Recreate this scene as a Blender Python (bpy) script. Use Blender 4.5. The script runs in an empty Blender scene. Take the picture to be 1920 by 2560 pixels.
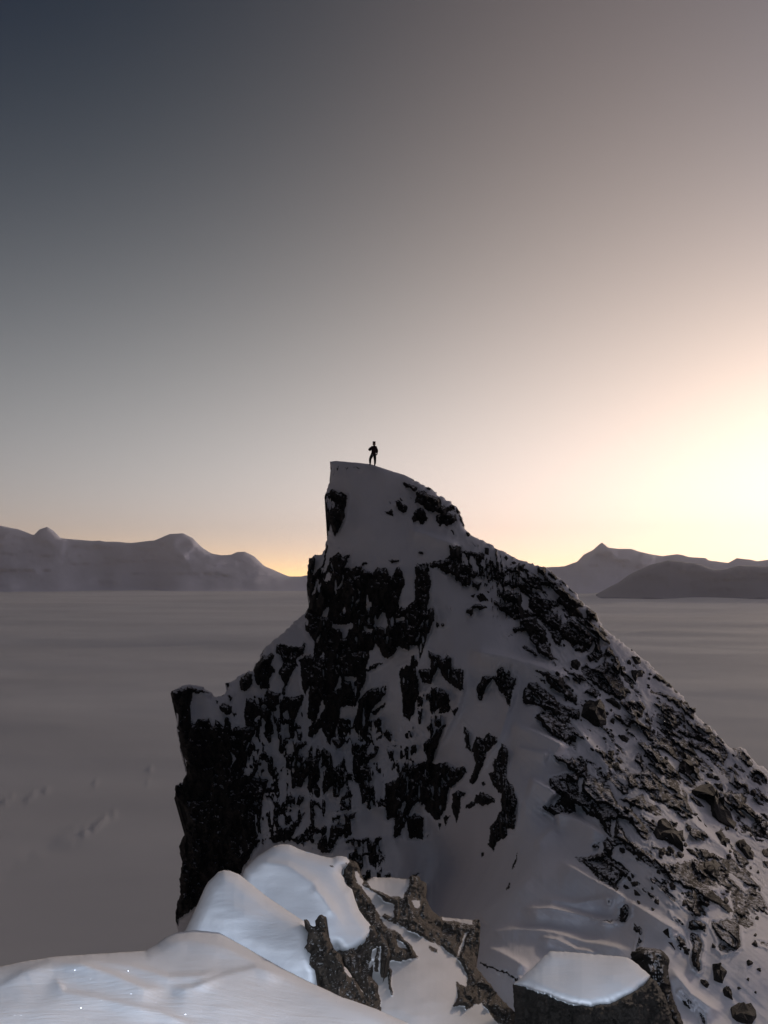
import bpy, math, random
import numpy as np

# ------------------------------------------------------------------ camera, sky, sun, exposure
scene = bpy.context.scene
COL = scene.collection
F = 2050.0                        # focal length in pixels of the 1920x2560 photograph
HOR = 1445.0                      # pixel row of the true horizon
PITCH = math.atan((HOR - 1280.0) / F)
cam = bpy.data.cameras.new('camera')
camo = bpy.data.objects.new('camera', cam)
COL.objects.link(camo)
scene.camera = camo
cam.sensor_fit = 'VERTICAL'
cam.sensor_height = 24.0
cam.lens = 24.0 * F / 2560.0
cam.clip_start = 0.05
cam.clip_end = 250000.0
camo.rotation_euler = (math.radians(90) + PITCH, 0, 0)

SUN_AZ = 32.0                     # degrees to the right of the view axis
SUN_EL = 4.5                      # low over the far range, just outside the frame
world = bpy.data.worlds.new('World')
scene.world = world
world.use_nodes = True
wn, wl = world.node_tree.nodes, world.node_tree.links
wn.clear()


def wnode(kind, **kw):
    n = wn.new(kind)
    for k, v in kw.items():
        setattr(n, k, v)
    return n


def wmath(op, a, b=None, c=None):
    n = wn.new('ShaderNodeMath')
    n.operation = op
    for i, x in enumerate((a, b, c)):
        if x is None:
            continue
        if isinstance(x, (int, float)):
            n.inputs[i].default_value = x
        else:
            wl.new(x, n.inputs[i])
    return n.outputs[0]


sky = wnode('ShaderNodeTexSky', sky_type='NISHITA')
sky.sun_disc = False
sky.sun_elevation = math.radians(SUN_EL)
sky.sun_rotation = math.radians(SUN_AZ)
sky.air_density = 1.0
sky.dust_density = 2.5
sky.ozone_density = 1.0
SKY_STRENGTH = 0.05
# twilight glow of the air round the set sun, plus brightness added at the unseen zenith, a function of the direction alone
tc = wnode('ShaderNodeTexCoord')
sp = wnode('ShaderNodeSeparateXYZ')
nrm = wnode('ShaderNodeVectorMath', operation='NORMALIZE')
wl.new(tc.outputs['Generated'], nrm.inputs[0])
wl.new(nrm.outputs[0], sp.inputs[0])
zc = wmath('MAXIMUM', sp.outputs[2], 0.0)
elev = wmath('ARCSINE', zc)
AZG = 0.3771
hl = wmath('SQRT', wmath('ADD', wmath('ADD', wmath('MULTIPLY', sp.outputs[0], sp.outputs[0]),
                                        wmath('MULTIPLY', sp.outputs[1], sp.outputs[1])), 1e-6))


def azcos(a):
    dotp = wmath('ADD', wmath('MULTIPLY', sp.outputs[0], math.sin(a)), wmath('MULTIPLY', sp.outputs[1], math.cos(a)))
    return wmath('SUBTRACT', wmath('DIVIDE', dotp, hl), 1.0)


CA = {0.0: azcos(AZG), 0.95: azcos(0.95)}
TERMS = [((1.6007, 1.5441, 1.5584), 0.1634, 1.5457, 0.0),
         ((-0.0566, -0.0651, -0.0322), 1.4996, 0.5027, 0.0),
         ((0.5938, 0.3805, 0.2938), 0.3979, 9.7886, 0.0),
         ((-0.9782, -1.0239, -1.0137), 0.07, 1.6, 0.0),
         ((1.45, 0.74, -0.05), 0.026, 0.5, 0.0),
         ((0.3325, 0.4197, 0.6624), 0.35, 8.0, 0.95),
         ((4.1915, 3.5041, 4.4588), 0.13, 30.0, 0.95),
         ((-0.0011, 0.0563, 0.0289), 0.7, 2.0, 0.0),
         ((0.19, 0.175, 0.17), 0.0, 10.0, 'zenith')]  # extra overhead brightness added out of view to lift the snow
acc = None
for colr, s, k, az_ in TERMS:
    if az_ == 'zenith':
        ex = wmath('EXPONENT', wmath('MULTIPLY', wmath('SUBTRACT', sp.outputs[2], 1.0), k))
    else:
        ex = wmath('EXPONENT', wmath('ADD', wmath('MULTIPLY', elev, -1.0 / s), wmath('MULTIPLY', CA[az_], k)))
    vm = wnode('ShaderNodeVectorMath', operation='SCALE')
    vm.inputs[0].default_value = colr
    wl.new(ex, vm.inputs['Scale'])
    if acc is None:
        acc = vm.outputs[0]
    else:
        ad = wnode('ShaderNodeVectorMath', operation='ADD')
        wl.new(acc, ad.inputs[0])
        wl.new(vm.outputs[0], ad.inputs[1])
        acc = ad.outputs[0]
# nothing glows from under the horizon
below = wmath('MULTIPLY_ADD', sp.outputs[2], 20.0, 1.0)
belowc = wnode('ShaderNodeClamp')
wl.new(below, belowc.inputs[0])
glow = wnode('ShaderNodeVectorMath', operation='SCALE')
wl.new(acc, glow.inputs[0])
wl.new(wmath('MULTIPLY', belowc.outputs[0], 1.0 / SKY_STRENGTH), glow.inputs['Scale'])
tot = wnode('ShaderNodeVectorMath', operation='ADD')
skyp = wnode('ShaderNodeVectorMath', operation='SCALE')
wl.new(sky.outputs[0], skyp.inputs[0])
skyp.inputs['Scale'].default_value = 0.4
wl.new(skyp.outputs[0], tot.inputs[0])
wl.new(glow.outputs[0], tot.inputs[1])
mx = wnode('ShaderNodeVectorMath', operation='MAXIMUM')
mx.inputs[1].default_value = (0, 0, 0)
wl.new(tot.outputs[0], mx.inputs[0])
bg = wnode('ShaderNodeBackground')
bg.inputs[1].default_value = SKY_STRENGTH
wl.new(mx.outputs[0], bg.inputs[0])
wo = wnode('ShaderNodeOutputWorld')
wl.new(bg.outputs[0], wo.inputs[0])

sun = bpy.data.lights.new('sun', 'SUN')
sun.energy = 1.5
sun.angle = math.radians(4.0)
sun.color = (1.0, 0.80, 0.62)
suno = bpy.data.objects.new('sun', sun)
COL.objects.link(suno)
suno.rotation_euler = (math.radians(90 - SUN_EL), 0, math.radians(180 - SUN_AZ))

# the photographer's own camera flash: the photograph shows its light (sparkles, fall-off) on the near snow
fl = bpy.data.lights.new('camera_flash', 'POINT')
fl.energy = 1750.0
fl.color = (0.78, 0.90, 1.10)
fl.shadow_soft_size = 0.03
flo = bpy.data.objects.new('camera_flash', fl)
COL.objects.link(flo)
flo.location = (-0.05, -0.02, 0.07)

vs = scene.view_settings
vs.view_transform = 'Standard'
vs.look = 'None'
vs.gamma = 1.0
vs.exposure = 0.0
vs.use_curve_mapping = False

CP, SP = math.cos(PITCH), math.sin(PITCH)


def P(u, v, D):
    """point seen at pixel (u, v) of the photograph, D metres along the view axis"""
    x = (u - 960.0) / F
    z = (1280.0 - v) / F
    return np.stack(np.broadcast_arrays(x * D, (CP - z * SP) * D, (SP + z * CP) * D), -1)


# ------------------------------------------------------------------ numeric helpers
def hash3(i, j, k, seed):
    n = (i.astype(np.int64) * 374761393 + j.astype(np.int64) * 668265263 + k.astype(np.int64) * 2147483647
         + seed * 974634777) & 0xFFFFFFFF
    n = ((n ^ (n >> 13)) * 1274126177) & 0xFFFFFFFF
    n = ((n ^ (n >> 16)) * 2246822519) & 0xFFFFFFFF
    return ((n ^ (n >> 15)) & 0xFFFFFF) / float(0xFFFFFF)


def vnoise(x, y, seed=0):
    xi, yi = np.floor(x), np.floor(y)
    fx, fy = x - xi, y - yi
    fx = fx * fx * fx * (fx * (fx * 6 - 15) + 10)
    fy = fy * fy * fy * (fy * (fy * 6 - 15) + 10)
    z = np.zeros_like(xi)
    a = hash3(xi, yi, z, seed)
    b = hash3(xi + 1, yi, z, seed)
    c = hash3(xi, yi + 1, z, seed)
    d = hash3(xi + 1, yi + 1, z, seed)
    return (a * (1 - fx) + b * fx) * (1 - fy) + (c * (1 - fx) + d * fx) * fy - 0.5


def fbm(x, y, seed=0, octs=4, gain=0.5):
    s = 0
    a = 1.0
    for o in range(octs):
        s = s + a * vnoise(x * 2 ** o + 17.3 * o, y * 2 ** o - 9.1 * o, seed + o)
        a *= gain
    return s


def facets(x, y, seed=0, tilt=1.0):
    """blocky rock relief: every voronoi cell is a tilted plane"""
    xi, yi = np.floor(x), np.floor(y)
    best = np.full(x.shape, 9.0)
    h = np.zeros(x.shape)
    z = np.zeros_like(xi)
    for di in (-1, 0, 1):
        for dj in (-1, 0, 1):
            ci, cj = xi + di, yi + dj
            px = ci + hash3(ci, cj, z, seed)
            py = cj + hash3(ci, cj, z, seed + 1)
            dx, dy = x - px, y - py
            d = dx * dx + dy * dy
            m = d < best
            g1 = (hash3(ci, cj, z, seed + 2) - 0.5) * tilt
            g2 = (hash3(ci, cj, z, seed + 3) - 0.5) * tilt
            hv = hash3(ci, cj, z, seed + 4) - 0.5 + g1 * dx + g2 * dy
            h = np.where(m, hv, h)
            best = np.where(m, d, best)
    return h


def pts(s, ox=0, oy=0, k=1.0):
    return np.array([[float(c) for c in p.split(',')] for p in s.split()]) / k + np.array([ox, oy])


def densify(poly, step, rough, seed, closed=True):
    rng = np.random.default_rng(seed)
    out = []
    n = len(poly)
    for i in range(n if closed else n - 1):
        a, b = poly[i], poly[(i + 1) % n]
        L = np.hypot(*(b - a))
        m = max(1, int(L / step))
        t = np.arange(m) / m
        seg = a + (b - a) * t[:, None]
        if rough > 0 and m > 1:
            nv = np.array([-(b - a)[1], (b - a)[0]]) / L
            seg[1:] += nv * rng.normal(0, rough, (m - 1, 1))
        out.append(seg)
    if not closed:
        out.append(poly[-1:])
    return np.concatenate(out)


def inside(poly, U, V):
    r = np.zeros(U.shape, bool)
    n = len(poly)
    for i in range(n):
        x1, y1 = poly[i]
        x2, y2 = poly[(i + 1) % n]
        if y1 == y2:
            continue
        c = ((V > y1) != (V > y2)) & (U < (x2 - x1) * (V - y1) / (y2 - y1) + x1)
        r ^= c
    return r


def segdist(U, V, a, b):
    d = b - a
    L2 = (d * d).sum() + 1e-9
    t = np.clip(((U - a[0]) * d[0] + (V - a[1]) * d[1]) / L2, 0, 1)
    qx, qy = a[0] + t * d[0], a[1] + t * d[1]
    return np.hypot(U - qx, V - qy), qx, qy, ((U - a[0]) * d[1] - (V - a[1]) * d[0])


class Grid:
    """regular pixel grid over a region of the landscape that a surface is surveyed on"""

    def __init__(self, u0, u1, v0, v1, step):
        self.us = np.arange(u0, u1 + step, step, dtype=float)
        self.vs = np.arange(v0, v1 + step, step, dtype=float)
        self.step = step
        self.U, self.V = np.meshgrid(self.us, self.vs)
        self.shape = self.U.shape

    def sl(self, poly, R):
        lo, hi = poly.min(0) - R, poly.max(0) + R
        i0 = max(0, int((lo[1] - self.vs[0]) / self.step))
        i1 = min(len(self.vs), int((hi[1] - self.vs[0]) / self.step) + 2)
        j0 = max(0, int((lo[0] - self.us[0]) / self.step))
        j1 = min(len(self.us), int((hi[0] - self.us[0]) / self.step) + 2)
        return slice(i0, i1), slice(j0, j1)

    def field(self, poly, R, U=None, V=None):
        """signed distance to a polygon (inside positive), limited to R, as (slice, values)"""
        U = self.U if U is None else U
        V = self.V if V is None else V
        s = self.sl(poly, R)
        u, v = U[s], V[s]
        if u.size == 0:
            return s, u
        d = np.full(u.shape, float(R))
        n = len(poly)
        for i in range(n):
            a, b = poly[i], poly[(i + 1) % n]
            if u.size > 60000:
                ss = self.sl(np.array([a, b]), R)
                ii = slice(max(ss[0].start - s[0].start, 0), max(ss[0].stop - s[0].start, 0))
                jj = slice(max(ss[1].start - s[1].start, 0), max(ss[1].stop - s[1].start, 0))
                if u[ii, jj].size == 0:
                    continue
                d[ii, jj] = np.minimum(d[ii, jj], segdist(u[ii, jj], v[ii, jj], a, b)[0])
            else:
                d = np.minimum(d, segdist(u, v, a, b)[0])
        ins = inside(poly, u, v)
        return s, np.where(ins, d, -d)

    def tps(self, ctrl, smooth=0.0):
        """thin plate surface through (u, v, depth) survey points, on log depth"""
        c = np.array(ctrl, float)
        X = c[:, :2] / 500.0
        n = len(c)

        def K(r2):
            return np.where(r2 > 1e-12, r2 * np.log(r2 + 1e-12), 0)
        A = np.zeros((n + 3, n + 3))
        A[:n, :n] = K(((X[:, None] - X[None]) ** 2).sum(-1)) + smooth * np.eye(n)
        A[:n, n] = 1
        A[:n, n + 1:] = X
        A[n, :n] = 1
        A[n + 1:, :n] = X.T
        w = np.linalg.solve(A, np.append(np.log(c[:, 2]), [0, 0, 0]))
        q = 6
        us = np.linspace(self.us[0], self.us[-1], max(4, len(self.us) // q))
        vs_ = np.linspace(self.vs[0], self.vs[-1], max(4, len(self.vs) // q))
        UU, VV = np.meshgrid(us / 500, vs_ / 500)
        Z = w[n] + w[n + 1] * UU + w[n + 2] * VV
        for i in range(n):
            Z += w[i] * K((UU - X[i, 0]) ** 2 + (VV - X[i, 1]) ** 2)
        fu = (self.us - us[0]) / (us[1] - us[0])
        fv = (self.vs - vs_[0]) / (vs_[1] - vs_[0])
        iu = np.clip(fu.astype(int), 0, len(us) - 2)
        iv = np.clip(fv.astype(int), 0, len(vs_) - 2)
        fu = (fu - iu)[None]
        fv = (fv - iv)[:, None]
        Z = (Z[iv][:, iu] * (1 - fv) * (1 - fu) + Z[iv][:, iu + 1] * (1 - fv) * fu
             + Z[iv + 1][:, iu] * fv * (1 - fu) + Z[iv + 1][:, iu + 1] * fv * fu)
        return np.exp(Z)

    def sample(self, A, u, v):
        fu = np.clip((np.asarray(u, float) - self.us[0]) / self.step, 0, len(self.us) - 1.001)
        fv = np.clip((np.asarray(v, float) - self.vs[0]) / self.step, 0, len(self.vs) - 1.001)
        iu, iv = fu.astype(int), fv.astype(int)
        fu, fv = fu - iu, fv - iv
        return (A[iv, iu] * (1 - fv) * (1 - fu) + A[iv, iu + 1] * (1 - fv) * fu
                + A[iv + 1, iu] * fv * (1 - fu) + A[iv + 1, iu + 1] * fv * fu)

    def ridge(self, line, w_up, w_dn, h):
        """a wind-shaped crest along a polyline; a soft flank on one side, a short one on the other"""
        R = 3.2 * max(w_up, w_dn)
        s = self.sl(line, R)
        u, v = self.U[s], self.V[s]
        if u.size == 0:
            return s, u
        best = np.full(u.shape, 1e9)
        side = np.zeros(u.shape)
        tt = np.zeros(u.shape)
        n = len(line) - 1
        for i in range(n):
            d, qx, qy, sd = segdist(u, v, line[i], line[i + 1])
            m = d < best
            best = np.where(m, d, best)
            side = np.where(m, sd, side)
            a, b = line[i], line[i + 1]
            f = np.hypot(qx - a[0], qy - a[1]) / (np.hypot(*(b - a)) + 1e-9)
            tt = np.where(m, (i + f) / n, tt)
        w = np.where(side > 0, w_up, w_dn)
        ends = np.clip(np.minimum(tt, 1 - tt) * 5, 0, 1)
        ends = ends * ends * (3 - 2 * ends)
        return s, h * np.exp(-(best / w) ** 1.5) * ends


def mesh_from(name, verts, faces, mats, smooth=True, parent=None, attrs=None):
    me = bpy.data.meshes.new(name)
    verts = np.asarray(verts, np.float32)
    if isinstance(faces, np.ndarray):
        nf, k = faces.shape
        me.vertices.add(len(verts))
        me.vertices.foreach_set('co', verts.ravel())
        me.loops.add(nf * k)
        me.loops.foreach_set('vertex_index', faces.astype(np.int32).ravel())
        me.polygons.add(nf)
        me.polygons.foreach_set('loop_start', np.arange(0, nf * k, k, dtype=np.int32))
        me.polygons.foreach_set('loop_total', np.full(nf, k, np.int32))
        me.update(calc_edges=True)
        me.validate()
    else:
        me.from_pydata([tuple(map(float, p)) for p in verts], [], faces)
        me.update()
    me.polygons.foreach_set('use_smooth', np.full(len(me.polygons), smooth, bool))
    for m in (mats if isinstance(mats, (list, tuple)) else [mats]):
        me.materials.append(m)
    for k_, a in (attrs or {}).items():
        at = me.attributes.new(k_, 'FLOAT', 'POINT')
        at.data.foreach_set('value', np.asarray(a, np.float32))
    o = bpy.data.objects.new(name, me)
    COL.objects.link(o)
    if parent:
        o.parent = parent
    return o


def shell(name, g, outline, D, mats, attrs, back=6.0, drop=0.5, rings=3, round_px=20.0, round_m=0.4, parent=None,
          seed=1, opens=None):
    """surface of a landform: the surveyed front inside its outline, rounded off at the rim, with its far side"""
    s, sd = g.field(outline, max(round_px, g.step * 3))
    S = np.full(g.shape, -1e3)
    S[s] = sd
    ins = S > 0
    cell = ins[:-1, :-1] | ins[1:, :-1] | ins[:-1, 1:] | ins[1:, 1:]
    keep = np.zeros(g.shape, bool)
    for a in (slice(0, -1), slice(1, None)):
        for b in (slice(0, -1), slice(1, None)):
            keep[a, b] |= cell
    U, V = g.U.copy(), g.V.copy()
    sn = keep & ~ins
    ii, jj = np.nonzero(sn)
    uu, vv = U[ii, jj], V[ii, jj]
    best = np.full(uu.shape, 1e9)
    bx, by = uu.copy(), vv.copy()
    n = len(outline)
    for i in range(n):
        a, b = outline[i], outline[(i + 1) % n]
        m0 = (uu > min(a[0], b[0]) - 12) & (uu < max(a[0], b[0]) + 12) & (vv > min(a[1], b[1]) - 12) & \
             (vv < max(a[1], b[1]) + 12)
        if not m0.any():
            continue
        k = np.nonzero(m0)[0]
        d, qx, qy, _ = segdist(uu[k], vv[k], a, b)
        m = d < best[k]
        best[k[m]] = d[m]
        bx[k[m]] = qx[m]
        by[k[m]] = qy[m]
    U[ii, jj], V[ii, jj] = bx, by
    t = np.clip(S / round_px, 0, 1)
    Dr = D + round_m * (1 - np.sqrt(np.clip(1 - (1 - t) ** 2, 0, 1)))
    idx = np.full(g.shape, -1)
    idx[keep] = np.arange(keep.sum())
    co = P(U[keep], V[keep], Dr[keep])
    a, b, c, d = idx[:-1, :-1][cell], idx[:-1, 1:][cell], idx[1:, 1:][cell], idx[1:, :-1][cell]
    faces = np.stack([a, d, c, b], 1)
    # rim edges belong to one face only
    E = np.concatenate([faces[:, [0, 1]], faces[:, [1, 2]], faces[:, [2, 3]], faces[:, [3, 0]]])
    key = np.sort(E, 1)
    _, inv, cnt = np.unique(key[:, 0] * (1 << 32) + key[:, 1], return_inverse=True, return_counts=True)
    rim = E[cnt[inv] == 1]
    rv = np.unique(rim)
    rmap = {int(x): i for i, x in enumerate(rv)}
    base = co[rv]
    rng = np.random.default_rng(seed)
    allco = [co]
    prev = rv.copy()
    nv = len(co)
    fs = [faces]
    hd = base.copy()
    hd[:, 2] = 0
    hd /= np.linalg.norm(hd, axis=1)[:, None] + 1e-9
    cen = co.mean(0)
    inw = cen - base
    inw[:, 1] = 0
    inw /= np.linalg.norm(inw, axis=1)[:, None] + 1e-9
    # where the survey stops (not at a real rim) the ground simply goes on downhill
    uk, vk = U[keep][rv], V[keep][rv]
    ext = np.zeros((len(rv), 3))
    on = np.zeros(len(rv), bool)
    for side, (vec, lim) in (opens or {}).items():
        m_ = {'bottom': vk > lim, 'left': uk < lim, 'right': uk > lim}[side]
        ext[m_] += np.array(vec)
        on |= m_
    for r in range(1, rings + 1):
        f = (r / rings) ** 1.3
        newc = base + hd * back * f + np.array([0, 0, -1.0]) * drop * back * f + inw * back * 0.25 * f
        newc[on] = base[on] + ext[on] * f
        newc += rng.normal(0, back * 0.004 * (r > 1), newc.shape)
        cur = np.arange(nv, nv + len(rv))
        nv += len(rv)
        allco.append(newc)
        pi = np.array([[prev[rmap[int(x)]], cur[rmap[int(x)]], cur[rmap[int(y)]], prev[rmap[int(y)]]] for x, y in rim])
        fs.append(pi)
        prev = cur
    at = {}
    for k_, A in attrs.items():
        v_ = A[keep]
        at[k_] = np.concatenate([v_] + [v_[rv]] * rings)
    return mesh_from(name, np.concatenate(allco), np.concatenate(fs), mats, True, parent, at)


# ------------------------------------------------------------------ tagging
def tag(o, label=None, cat=None, group=None, kind=None):
    if label:
        o['label'] = label
    if cat:
        o['category'] = cat
    if group:
        o['group'] = group
    if kind:
        o['kind'] = kind
    return o


# ------------------------------------------------------------------ materials
def newmat(name):
    m = bpy.data.materials.new(name)
    m.use_nodes = True
    nt = m.node_tree
    b = nt.nodes['Principled BSDF']
    return m, nt, b


def noise_node(nt, scale, detail=5, rough=0.6, vec=None, dist=0.0):
    n = nt.nodes.new('ShaderNodeTexNoise')
    n.inputs['Scale'].default_value = scale
    n.inputs['Detail'].default_value = detail
    n.inputs['Roughness'].default_value = rough
    n.inputs['Distortion'].default_value = dist
    if vec is not None:
        nt.links.new(vec, n.inputs['Vector'])
    return n


def ramp_node(nt, fac, stops):
    r = nt.nodes.new('ShaderNodeValToRGB')
    el = r.color_ramp.elements
    while len(el) < len(stops):
        el.new(0.5)
    for e, (p, c) in zip(el, stops):
        e.position = p
        e.color = (*c, 1) if len(c) == 3 else c
    nt.links.new(fac, r.inputs[0])
    return r


def objvec(nt, scale=(1, 1, 1), rot=(0, 0, 0)):
    t = nt.nodes.new('ShaderNodeTexCoord')
    mp = nt.nodes.new('ShaderNodeMapping')
    mp.inputs['Scale'].default_value = scale
    mp.inputs['Rotation'].default_value = rot
    nt.links.new(t.outputs['Object'], mp.inputs[0])
    return mp.outputs[0]


def snow_rock(name, snow, rock_a, rock_b, unit, rock_scale=1.0, snow_bump=0.25, edge=0.5, streak=(1, 1, 1),
              rock_bump=0.8, dust=0.0, ledge=0.0):
    """snow lying on rock; the 'rock' attribute is the distance in pixels from the snow edge, broken up by noise"""
    m, nt, b = newmat(name)
    L = nt.links
    at = nt.nodes.new('ShaderNodeAttribute')
    at.attribute_name = 'rock'
    v = objvec(nt, streak)
    n1 = noise_node(nt, 3.5 / unit, 6, 0.65, v)
    mm = nt.nodes.new('ShaderNodeMath')
    mm.operation = 'MULTIPLY_ADD'
    L.new(n1.outputs['Fac'], mm.inputs[0])
    mm.inputs[1].default_value = 9.0 * edge
    mm.inputs[2].default_value = -4.5 * edge
    ad = nt.nodes.new('ShaderNodeMath')
    ad.operation = 'ADD'
    L.new(at.outputs['Fac'], ad.inputs[0])
    L.new(mm.outputs[0], ad.inputs[1])
    mr = nt.nodes.new('ShaderNodeMapRange')
    mr.inputs['From Min'].default_value = -0.7
    mr.inputs['From Max'].default_value = 0.7
    L.new(ad.outputs[0], mr.inputs[0])
    fac = mr.outputs[0]
    # rock colour
    v2 = objvec(nt)
    n2 = noise_node(nt, 1.1 * rock_scale / unit, 8, 0.7, v2)
    n3 = noise_node(nt, 9.0 * rock_scale / unit, 6, 0.75, v2)
    rr = ramp_node(nt, n2.outputs['Fac'], [(0.35, rock_a), (0.68, rock_b)])
    mul = nt.nodes.new('ShaderNodeMix')
    mul.data_type = 'RGBA'
    mul.blend_type = 'MULTIPLY'
    mul.inputs[0].default_value = 0.7
    L.new(rr.outputs[0], mul.inputs[6])
    r3 = ramp_node(nt, n3.outputs['Fac'], [(0.3, (0.45, 0.45, 0.45)), (0.62, (1, 1, 1))])
    L.new(r3.outputs[0], mul.inputs[7])
    rockc = mul.outputs[2]
    if ledge > 0:      # rime and spindrift lie on whatever faces up
        geo = nt.nodes.new('ShaderNodeNewGeometry')
        sx = nt.nodes.new('ShaderNodeSeparateXYZ')
        L.new(geo.outputs['Normal'], sx.inputs[0])
        nl = noise_node(nt, 5.0 / unit, 7, 0.8, objvec(nt, (1, 1, 0.7)))
        ml = nt.nodes.new('ShaderNodeMath')
        ml.operation = 'MULTIPLY_ADD'
        L.new(nl.outputs['Fac'], ml.inputs[0])
        ml.inputs[1].default_value = 1.5
        L.new(sx.outputs[2], ml.inputs[2])
        rl = nt.nodes.new('ShaderNodeMapRange')
        rl.inputs['From Min'].default_value = ledge
        rl.inputs['From Max'].default_value = ledge + 0.10
        L.new(ml.outputs[0], rl.inputs[0])
        ml2 = nt.nodes.new('ShaderNodeMix')
        ml2.data_type = 'RGBA'
        L.new(rl.outputs[0], ml2.inputs[0])
        L.new(rockc, ml2.inputs[6])
        ml2.inputs[7].default_value = (*snow, 1)
        rockc = ml2.outputs[2]
    if dust > 0:       # spindrift caught on small ledges of the rock
        n5 = noise_node(nt, 6.0 / unit, 7, 0.8, objvec(nt, (1.6, 1.6, 0.8)))
        r5 = ramp_node(nt, n5.outputs['Fac'], [(0.60, (0, 0, 0)), (0.66, (dust, dust, dust))])
        md = nt.nodes.new('ShaderNodeMix')
        md.data_type = 'RGBA'
        L.new(r5.outputs[0], md.inputs[0])
        L.new(rockc, md.inputs[6])
        md.inputs[7].default_value = (*snow, 1)
        rockc = md.outputs[2]
    # snow colour
    n4 = noise_node(nt, 0.35 / unit, 4, 0.5, v2)
    rs = ramp_node(nt, n4.outputs['Fac'], [(0.3, tuple(c * 0.93 for c in snow)), (0.7, snow)])
    mc = nt.nodes.new('ShaderNodeMix')
    mc.data_type = 'RGBA'
    L.new(fac, mc.inputs[0])
    L.new(rs.outputs[0], mc.inputs[6])
    L.new(rockc, mc.inputs[7])
    L.new(mc.outputs[2], b.inputs['Base Color'])
    b.inputs['Roughness'].default_value = 0.85
    b.inputs['Specular IOR Level'].default_value = 0.15
    # relief
    bs = nt.nodes.new('ShaderNodeBump')
    bs.inputs['Strength'].default_value = snow_bump
    bs.inputs['Distance'].default_value = 0.06 * unit
    ns = noise_node(nt, 2.2 / unit, 10, 0.62, objvec(nt, (0.55, 1.5, 1.6), (0, 0, 0.5)))
    L.new(ns.outputs['Fac'], bs.inputs['Height'])
    br = nt.nodes.new('ShaderNodeBump')
    br.inputs['Strength'].default_value = rock_bump
    br.inputs['Distance'].default_value = 0.18 * unit
    nr = noise_node(nt, 4.5 * rock_scale / unit, 9, 0.75, v2)
    L.new(nr.outputs['Fac'], br.inputs['Height'])
    mn = nt.nodes.new('ShaderNodeMix')
    mn.data_type = 'VECTOR'
    L.new(fac, mn.inputs[0])
    L.new(bs.outputs[0], mn.inputs[4])
    L.new(br.outputs[0], mn.inputs[5])
    L.new(mn.outputs[1], b.inputs['Normal'])
    return m


def plain_mat(name, col, rough=0.8, bump=0.0, scale=5.0, vary=0.3, dist=0.02):
    m, nt, b = newmat(name)
    v = objvec(nt)
    n = noise_node(nt, scale, 6, 0.65, v)
    r = ramp_node(nt, n.outputs['Fac'], [(0.3, tuple(c * (1 - vary) for c in col)), (0.7, col)])
    nt.links.new(r.outputs[0], b.inputs['Base Color'])
    b.inputs['Roughness'].default_value = rough
    b.inputs['Specular IOR Level'].default_value = 0.2
    if bump:
        bp = nt.nodes.new('ShaderNodeBump')
        bp.inputs['Strength'].default_value = bump
        bp.inputs['Distance'].default_value = dist
        n2 = noise_node(nt, scale * 2, 8, 0.7, v)
        nt.links.new(n2.outputs['Fac'], bp.inputs['Height'])
        nt.links.new(bp.outputs[0], b.inputs['Normal'])
    return m


SNOW = (0.76, 0.745, 0.775)
M_PEAK = snow_rock('peak_snow_and_rock', SNOW, (0.020, 0.017, 0.016), (0.050, 0.041, 0.036), 1.0, edge=0.5,
                   streak=(1.3, 1.3, 0.5), dust=0.10, ledge=1.66, rock_bump=1.0)
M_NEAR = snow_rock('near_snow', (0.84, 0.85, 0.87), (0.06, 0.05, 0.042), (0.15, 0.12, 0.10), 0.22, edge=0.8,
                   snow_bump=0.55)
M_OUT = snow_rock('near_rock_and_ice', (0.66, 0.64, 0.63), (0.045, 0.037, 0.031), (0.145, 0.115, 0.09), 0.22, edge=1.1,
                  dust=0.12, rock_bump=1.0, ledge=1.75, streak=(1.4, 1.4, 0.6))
M_ROCK = plain_mat('dark_rock', (0.030, 0.025, 0.021), 0.85, 0.8, 1.6, 0.5, 0.1)

# ------------------------------------------------------------------ glacier plain far below
H = 450.0


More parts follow.
